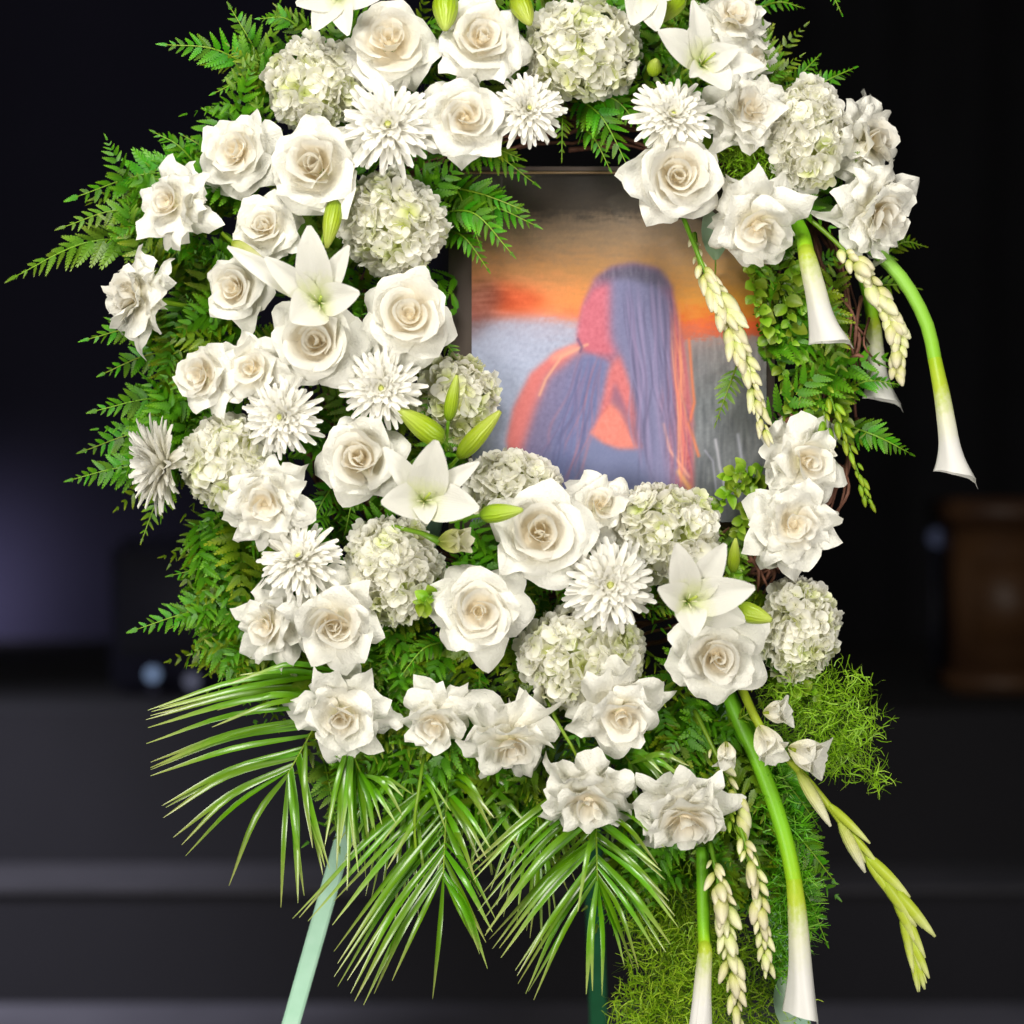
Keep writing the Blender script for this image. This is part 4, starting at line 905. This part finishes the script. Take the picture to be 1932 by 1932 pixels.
MUMS = [
 (733, 238, 86, .0, .05, -.13, "largest spider chrysanthemum at the upper left above the round hydrangea"),
 (996, 208, 66, .15, .1, -.11, "small spider chrysanthemum below the big top hydrangea"),
 (1268, 222, 76, .05, .25, -.12, "spider chrysanthemum sitting on the round rose at the top right"),
 (720, 732, 74, .0, -.05, -.125, "spider chrysanthemum below the classic spiral rose"),
 (532, 786, 72, -.2, -.1, -.125, "ruffled chrysanthemum pressed under the folded cream rose"),
 (318, 876, 88, -1.7, -.22, -.10, "side-on chrysanthemum at the far left edge of the wreath"),
 (566, 1058, 76, -.1, .65, -.12, "upward facing chrysanthemum above the two touching lower left roses"),
 (1150, 1105, 86, .05, .1, -.13, "spider chrysanthemum left of the lower right lily"),
]
for i, (cx, cy, r, tx, tz, y, lab) in enumerate(MUMS): mum(cx, cy, r, tx, tz, y, lab, i)

# ------------------------------------------------------------------ lilies
def lily_petal(L, W, th, rec, twist, ph):
    nu, nv = 7, 11; V, U = [], []; x = 0.0; z = 0.0; prev = 0
    for j in range(nv):
        t = j / (nv - 1)
        if j: al = th + rec * max(0, t - .35) ** 1.2 - R(22) * (1 - t) ** 2; x += math.sin(al) * L / (nv - 1); z += math.cos(al) * L / (nv - 1)
        ww = W * (math.sin(math.pi * min(1, 0.06 + 0.92 * t ** .9)) ** 0.75)
        for i in range(nu):
            u = -1 + 2 * i / (nu - 1)
            V.append((x - .12 * abs(u) * ww, u * ww, z + .38 * ww * u * u * (1 - .9 * t) - .22 * ww * math.exp(-(u * 3.2) ** 2) + .07 * W * math.sin(4 * t * 3 + u * 2 + ph) * abs(u) * t)); U.append(((u + 1) / 2, t))
    return V, grid_faces(nu, nv), U
def lily(cx, cy, y, label, tips, tx=0, tz=0, seed=0):
    """tips: picture positions of the petal tips; each petal is aimed at its tip in the plane of the flower's face"""
    rr = random.Random(seed + 300); rot = face_rot(tx, tz, 0); c = P(cx, cy, y); root = empty("lily", c, rot, label, "lily", "white lilies in the wreath"); inv = rot.inverted()
    for i, (x, yy_, wd, dep) in enumerate(tips):
        d = P(x, yy_, y + dep) - c; d = inv @ d; a = math.atan2(d.y, d.x); hl = math.hypot(d.x, d.y); th = math.atan2(hl, d.z)
        L = d.length * 1.07; V, F, U = lily_petal(L, wd * K * .9, th - R(10), R(42), 0, rr.uniform(0, 6))
        o = obj("petal", mesh("petal", V, F, M['lily'], U), root); o.rotation_euler = (0, 0, a); o.location = (0, 0, -.001 * (i % 2))
    p = [Vector((0, 0, 0)), Vector((0.002, 0.002, 0.018)), Vector((0.006, 0.005, 0.034))]
    v, f, uv = tube(p, [0.0013, 0.0012, 0.0018], 6); obj("pistil", mesh("pistil", v, f, M['bud'], uv), root)
    for k in range(4):
        a = k * 1.57 + rr.uniform(-.4, .4); v, f, uv = tube([Vector((0, 0, 0)), Vector((0.003 * math.cos(a), 0.003 * math.sin(a), 0.012)), Vector((0.008 * math.cos(a), 0.008 * math.sin(a), 0.022))], [0.0009, 0.0008, 0.0006], 5); obj("stamen", mesh("stamen", v, f, M['bud_cream'], uv), root)
    v, f, uv = tube([Vector((0, 0, 0.002)), Vector((0, 0, -.02)), Vector((0, 0, -.08))], [0.005, 0.0035, 0.0025], 7); obj("stem", mesh("stem", v, f, M['stem'], uv), root)
lily(604, 572, -.14, "lily with an upright petal in the middle of the left side", [(586, 424, 36, -.035), (662, 462, 24, -.03), (684, 552, 33, -.03), (545, 612, 44, -.035), (500, 484, 26, -.03), (438, 470, 22, .0)], -.05, -.05, 1)
lily(800, 946, -.145, "lily at the lower left corner of the portrait", [(824, 826, 40, -.035), (906, 872, 22, -.02), (908, 962, 40, -.03), (806, 994, 24, -.03), (714, 950, 36, -.035), (724, 846, 24, -.01)], .05, .1, 2)
lily(1296, 1135, -.145, "lily at the lower right beside the vine twigs", [(1272, 1020, 32, -.035), (1368, 1022, 32, -.03), (1426, 1108, 38, -.03), (1310, 1206, 32, -.03), (1234, 1108, 30, -.035), (1400, 1170, 34, .01)], .05, .05, 3)
lily(1322, 124, -.13, "upper right lily with petals spread over the roses", [(1236, 62, 34, -.03), (1302, 2, 24, -.025), (1398, 92, 28, -.03), (1442, 128, 26, -.02), (1374, 178, 34, -.03), (1296, 150, 18, -.03)], .2, .05, 4)
lily(1216, -20, -.11, "lily cut by the top edge right of the widest top hydrangea", [(1190, 55, 34, -.03), (1240, 66, 34, -.03), (1160, -40, 28, -.02), (1290, -10, 26, -.02), (1225, -110, 28, -.02)], 0, -.1, 5)
lily(640, -8, -.10, "lily cut by the top edge above the left roses", [(555, 12, 32, -.03), (592, 66, 30, -.03), (662, 74, 26, -.03), (722, 0, 30, -.03), (690, -80, 28, -.02), (600, -80, 28, -.02)], -.1, -.1, 6)

# ------------------------------------------------------------------ lily buds
def pod(L, r, n=9, sides=9, blunt=0.7):
    pts = [Vector((0, 0, L * i / n)) for i in range(n + 1)]; rad = [max(0.0006, r * math.sin(math.pi * (0.10 + 0.86 * (i / n) ** blunt)) ** 0.75) for i in range(n + 1)]
    v, f, uv = tube(pts, rad, sides)
    out = []
    for q, (a, b) in zip(v, uv):
        k = 1 - 0.10 * abs(math.cos(1.5 * 2 * math.pi * a)) ; out.append(Vector((q.x * k, q.y * k, q.z)))
    return out, f, uv
BUDS = [
 (840, -10, 840, 56, 26, -.125, 'bud', "pale green lily bud hanging from the top edge between two roses", None),
 (975, -8, 1000, 46, 22, -.11, 'bud', "green lily bud at the top edge right of the tall rose", None),
 (1288, -6, 1242, 42, 19, -.10, 'bud', "slanted striped green bud at the top edge between two lilies", None),
 (1232, 138, 1238, 112, 15, -.10, 'bud', "tiny round lime bud right of the widest top hydrangea", (1215, 100)),
 (634, 378, 616, 468, 18, -.135, 'bud', "upright green bud between the left lily and the round hydrangea", (600, 480)),
 (846, 792, 862, 708, 14, -.13, 'bud', "slim upright bud on a stalk in front of the greenish hydrangea", (842, 850)),
 (836, 832, 752, 772, 24, -.12, 'bud', "fat green bud pointing left at the portrait's lower left corner", (850, 850)),
 (866, 862, 944, 776, 19, -.115, 'bud', "long slanted bud pointing right at the portrait's lower left corner", (850, 880)),
 (908, 972, 986, 962, 18, -.165, 'bud', "horizontal green bud lying against the broad rose", (850, 985)),
 (1392, 1148, 1456, 1170, 20, -.14, 'bud', "striped green bud between the lower right lily and the lone hydrangea", (1360, 1130)),
 (1382, 1078, 1388, 1016, 12, -.10, 'bud', "narrow upright green bud beside the brown vine twigs", (1378, 1100)),
 (440, 458, 512, 510, 15, -.13, 'bud_cream', "cream half open bud pointing to the left lily", (420, 440)),
]
for (x0, y0, x1, y1, r, y, mk, lab, st) in BUDS:
    p0 = P(x0, y0, y + .012); p1 = P(x1, y1, y - .012); d = p1 - p0
    root = empty("lily_bud", p0, d.to_track_quat('Z', 'Y'), lab, "flower bud", "lily buds in the wreath")
    v, f, uv = pod(d.length, r * K); obj("bud", mesh("bud", v, f, M[mk], uv), root)
    inv = d.to_track_quat('Z', 'Y').inverted(); e = (P(st[0], st[1], y + .05) - p0) if st else (-d.normalized() * 0.02 + Vector((0, .06, 0))); e = inv @ e
    v, f, uv = tube(catmull([Vector((0, 0, 0.002)), e * .5 + Vector((0, 0, -.006)), e], 8), lambda t: 0.0022, 6); obj("stem", mesh("stem", v, f, M['stem'], uv), root)
# half open cream bud right of the silver hydrangea
c = P(826, 1022, -.13); root = empty("lily_bud", c, Vector((.9, -.55, .05)).to_track_quat('Z', 'Y'), "half open cream bud right of the silver hydrangea", "flower bud", "lily buds in the wreath")
for k in range(6):
    V, F, U = lily_petal(.044, .0135, R(14 + 6 * (k % 2)), R(40), 0, k); o = obj("petal", mesh("petal", V, F, M['bud_cream'], U), root); o.rotation_euler = (0, 0, k * math.pi / 3)
v, f, uv = tube([Vector((0, 0, 0.003)), Vector((0, 0.01, -.02)), Vector((0, .02, -.06))], [0.005, 0.003, 0.0025], 7); obj("stem", mesh("stem", v, f, M['stem'], uv), root)

# ------------------------------------------------------------------ calla lilies
def calla(path, rs, spathe, label, sm='calla_stem', flare=1.0, tipdir=(1, 0), y0=-.02, y1=-.1):
    """path: stem picture points, spathe: picture points from throat to mouth; rs stem radius (px)"""
    n0 = len(path); al = path + spathe[1:]
    pts = [P(x, y, y0 + (y1 - y0) * min(1, i / max(1, n0 - 1))) for i, (x, y) in enumerate(al)]
    O = pts[0]; root = empty("calla_lily", O, label=label, cat="calla lily", group="calla lilies in the wreath")
    st = catmull([p - O for p in pts[:n0]], 18); v, f, uv = tube(st, lambda t: rs * K * (0.97 if t < .9 else .97 - 2.2 * (t - .9)), 10); obj("stem", mesh("stem", v, f, M[sm], uv), root)
    sp = catmull([st[15]] + [p - O for p in pts[n0 - 1:]], 18); n = 18; sides = 18; V, F, U = [], [], []
    prev = None
    td = Vector((tipdir[0], 0, tipdir[1]))
    for i, p in enumerate(sp):
        t = i / n; tg = (sp[min(i + 1, n)] - sp[max(i - 1, 0)]).normalized()
        s = td - tg * td.dot(tg); s.normalize(); b = tg.cross(s)
        r = rs * K * (0.975 + 0.47 * math.sin(math.pi * min(1, t * 1.1) * .5) * t ** .4 + flare * max(0, t - .62) ** 1.7 * 5.0)
        for k in range(sides + 1):
            a = -2.0 + (2 * math.pi + .8 * min(1, t * 3)) * k / sides; ca = math.cos(a); r_ = r; r = r_ * (1 + .16 * t * k / sides)
            q = p + (s * ca + b * math.sin(a)) * r * (1 + t * .10 * math.sin(3 * a + 4 * t) + .07 * t * math.sin(5 * a - 3 * t))
            q = q + tg * (max(0, t - .55) ** 1.5) * (ca + abs(ca) ** 6 * (1 if ca > 0 else 0) * 1.2) * 0.034 * flare
            V.append(q); U.append((k / sides, t)); r = r_
    F = grid_faces(sides + 1, n + 1)
    obj("spathe", mesh("spathe", V, F, M['spathe'], U), root)
    v, f, uv = tube(sp[4:15], lambda t: rs * K * .5 * (1 - .5 * t), 8); obj("spadix", mesh("spadix", v, f, M['bud_cream'], uv), root)
calla([(1470, 335), (1505, 365), (1575, 405), (1650, 472), (1705, 530), (1748, 610), (1766, 690), (1776, 740)], 13, [(1776, 740), (1786, 800), (1795, 850), (1806, 895)], "long arching calla lily reaching farthest right over the black background", 'calla_stem_pale', 1.0, (1, -.25), -.03, -.10)
calla([(1490, 400), (1512, 440), (1524, 490)], 15, [(1524, 490), (1538, 545), (1552, 600), (1570, 645)], "short calla lily hanging from under the drooping right rose", 'calla_stem', .75, (1, -.4), -.03, -.10)
calla([(1630, 520), (1642, 570), (1648, 620)], 13, [(1648, 620), (1652, 670), (1658, 715), (1668, 755)], "calla lily half hidden behind the tuberose at the right edge", 'calla_stem', .9, (.8, -.5), -.01, -.02)
calla([(1325, 1600), (1326, 1680), (1328, 1760), (1330, 1800)], 12, [(1330, 1800), (1326, 1850), (1322, 1905), (1316, 1975)], "short straight calla lily at the bottom under the lowest right rose", 'calla_stem', .35, (-.5, -.5), -.06, -.11)
calla([(1375, 1310), (1400, 1370), (1440, 1460), (1475, 1560), (1496, 1650), (1503, 1710)], 15, [(1503, 1710), (1508, 1780), (1512, 1850), (1514, 1915)], "long calla lily running down the lower right to the bottom edge", 'calla_stem', .5, (.9, .3), -.05, -.11)

# ------------------------------------------------------------------ flower spikes
def bud_mesh(name, m, r=0.26, seed=0):
    v, f, uv = pod(1, r, 6, 7, 0.8); return mesh(name, v, f, m, uv)
TB = [bud_mesh("bud", M['tube_bud'], .20), bud_mesh("bud", M['tube_bud'], .26)]; GB = [bud_mesh("bud", M['green_bud'], .22)]
TBS = [bud_mesh("bud", M['tube_bud'], .33)]
def spike(label, pts, n, l0, l1, buds, name="tuberose_spike", cat="flower spike", start=.15, spread=.55, group="budded flower spikes in the wreath", rr=0.003):
    ps = [P(*p) for p in pts]; O = ps[0]; root = empty(name, O, label=label, cat=cat, group=group)
    path = catmull([p - O for p in ps], 20); v, f, uv = tube(path, lambda t: rr * (1 - .6 * t), 7); obj("stem", mesh("stem", v, f, M['stem'], uv), root)
    n = max(7, int(n * .78))
    for i in range(n):
        t = min(1, max(0, start + (1 - start) * (i / (n - 1)) + random.uniform(-.012, .012))); q = t * 20; j = min(int(q), 19); p = path[j].lerp(path[j + 1], q - j); tg = (path[j + 1] - path[j]).normalized()
        a = i * 2.2 + random.uniform(-.3, .3); sd = tg.cross(Vector((0, -1, 0))).normalized(); nn = sd.cross(tg); 
        if nn.y > 0: nn = -nn
        sx = math.cos(a); ny = 0.25 + 0.75 * abs(math.sin(a))
        off = (sd * sx + nn * ny)
        dy = (tg * 1.0 + off * spread * random.uniform(.7, 1.5) * (1 - .5 * t)).normalized(); l = (l0 + (l1 - l0) * t) * K * random.uniform(.55, 1.15) * (0.6 + 0.4 * min(1, i / 6))
        o = obj("bud", random.choice(buds), root); o.rotation_mode = 'QUATERNION'; o.location = p + off * 0.003; o.rotation_quaternion = dy.to_track_quat('Z', 'Y') @ Quaternion((0, 0, 1), random.uniform(0, 6)); o.scale = (l,) * 3
spike("cream tuberose spike hanging down the right side of the portrait", [(1285, 400, -.06), (1325, 500, -.085), (1375, 610, -.095), (1415, 710, -.095), (1440, 815, -.09)], 74, 62, 30, TB, start=.25)
spike("cream tuberose spike curving down beside the half hidden calla", [(1500, 390, -.05), (1590, 470, -.08), (1650, 550, -.085), (1688, 620, -.085), (1692, 700, -.08)], 56, 50, 29, TBS, start=.25)
spike("cream tuberose spike ending above the long lower calla flower", [(1385, 1530, -.07), (1415, 1620, -.11), (1435, 1720, -.115), (1446, 1825, -.11)], 38, 60, 28, TB, start=.2)
spike("cream tuberose spike between the two lower callas running to the bottom edge", [(1340, 1590, -.07), (1362, 1700, -.10), (1380, 1820, -.105), (1392, 1950, -.10)], 44, 58, 34, TB, start=.1)
spike("thin pale bud spray above the lowest right rose", [(1310, 1340, -.05), (1350, 1420, -.08), (1385, 1490, -.085), (1400, 1530, -.08)], 9, 46, 50, TB, start=.3)
spike("tiny brownish bud spray beside the portrait's upper right corner", [(1310, 440, -.05), (1318, 490, -.07), (1335, 545, -.08)], 12, 40, 26, TB, start=.1)
spike("slim green bud spike hanging from the right leaves past the stacked roses", [(1545, 690, -.03), (1570, 760, -.06), (1600, 840, -.06), (1622, 900, -.05), (1640, 950, -.04)], 30, 40, 20, GB, "green_bud_spike", start=.1, spread=.35, rr=.002)
spike("second green bud spike left of the slim hanging one", [(1540, 720, -.03), (1555, 780, -.06), (1560, 830, -.06)], 8, 50, 34, GB, "green_bud_spike", start=.3, spread=.35, rr=.002)
spike("green budded stem leaning over the yellow green mass at the bottom", [(1365, 1500, -.06), (1385, 1560, -.08), (1420, 1640, -.085)], 14, 44, 30, GB, "green_bud_spike", start=.1, spread=.4, rr=.002)
# gladiolus
pts = [(1395, 1290, -.06), (1440, 1380, -.09), (1500, 1445, -.10), (1575, 1535, -.10), (1640, 1625, -.09), (1690, 1690, -.085), (1715, 1770, -.08), (1730, 1830, -.075)]
ps = [P(*p) for p in pts]; O = ps[0]; root = empty("gladiolus_spike", O, label="yellow green gladiolus spike arching out at the lower right with one white bloom", cat="flower spike", group="budded flower spikes in the wreath")
path = catmull([p - O for p in ps], 40); v, f, uv = tube(path, lambda t: .0052 * (1 - .45 * t), 8); obj("stem", mesh("stem", v, f, M['glad_bud'], uv), root)
GLB = [bud_mesh("bud", M['glad_bud'], .13), bud_mesh("bud", M['glad_bud'], .16)]; GLW = [bud_mesh("bud", M['bud_cream'], .17)]
GL = [(.30, -1, 120, 1, .25), (.42, 1, 110, 0, .18), (.46, -1, 110, 1, .22), (.55, 1, 120, 0, .22), (.56, -1, 90, 0, .10), (.64, -1, 120, 0, .12), (.68, 1, 130, 0, .16), (.76, 1, 110, 0, .15), (.80, -1, 100, 0, .10), (.86, 1, 90, 0, .2), (.90, -1, 85, 0, .12), (.94, 1, 62, 0, .2), (.97, -1, 60, 0, .1), (.99, 1, 48, 0, .05)]
GL += [(min(.985, t + .035), -sg, l * .85, 0, sp_ * .5) for (t, sg, l, wh, sp_) in GL if t > .4]
for (t, sg, l, wh, sp_) in GL:
    q = t * 40; j = min(int(q), 39); p = path[j]; tg = (path[j + 1] - path[j]).normalized(); sd = tg.cross(Vector((0, 1, 0))).normalized() * sg; dy = (tg + sd * sp_ * .75 + Vector((0, -.06, 0))).normalized()
    o = obj("bud", random.choice(GLW if wh else GLB), root); o.rotation_mode = 'QUATERNION'; o.location = p + sd * .0012 + Vector((0, -.002, 0)); o.rotation_quaternion = dy.to_track_quat('Z', 'Y'); s = l * K * .95; o.scale = (s * .68, s * .68, s)
def bloom(px, py, y, dirv, L, parent, O, lo=12, seed=0):
    d = Vector(dirv).to_track_quat('Z', 'Y'); r = random.Random(seed)
    b = obj("blossom", mesh("blossom", *tube([Vector((0, 0, 0)), Vector((0, 0, L * .2))], [.002, .0035], 8)[:2], M['bud_cream']), parent); b.location = P(px, py, y) - O; b.rotation_mode = 'QUATERNION'; b.rotation_quaternion = d
    for k in range(6):
        V, F, U = lily_petal(L * r.uniform(.9, 1.1), L * .34, R(lo + 10 * (k % 2)), R(80), 0, r.uniform(0, 6)); o = obj("petal", mesh("petal", V, F, M['rose_out'], U), b); o.rotation_euler = (0, 0, k * math.pi / 3)
bloom(1488, 1410, -.11, (.75, -.45, -.25), .052, root, O, 14, 1)
bloom(1432, 1370, -.10, (.35, -.5, -.7), .050, root, O, 10, 2)
bloom(1440, 1345, -.085, (.8, -.4, .1), .038, root, O, 16, 3)
bloom(1370, 1400, -.09, (-.05, -.5, -.8), .034, root, O, 8, 4)

# loose bare stems that show between the lower flowers
for pts, lab in (([(1022, 1300, -.06), (1050, 1360, -.10), (1085, 1420, -.10), (1098, 1460, -.09)], "bare yellow green stem between the lower hydrangea and the hanging ruffled rose"),
                 ([(800, 1425, -.06), (790, 1490, -.10), (782, 1550, -.10), (785, 1610, -.09)], "bare pale stem hanging below the smaller lower middle rose"),
                 ([(690, 985, -.05), (672, 1040, -.085), (655, 1110, -.09), (650, 1150, -.08)], "olive bare stem left of the silver hydrangea")):
    p0 = P(*pts[0]); root = empty("flower_stem", p0, label=lab, cat="flower stem", group="bare stems in the wreath")
    v, f, uv = tube([q - p0 for q in catmull([P(*q) for q in pts], 12)], lambda t: .0022 * (1 - .3 * t), 7); obj("stem", mesh("stem", v, f, M['stem'], uv), root)
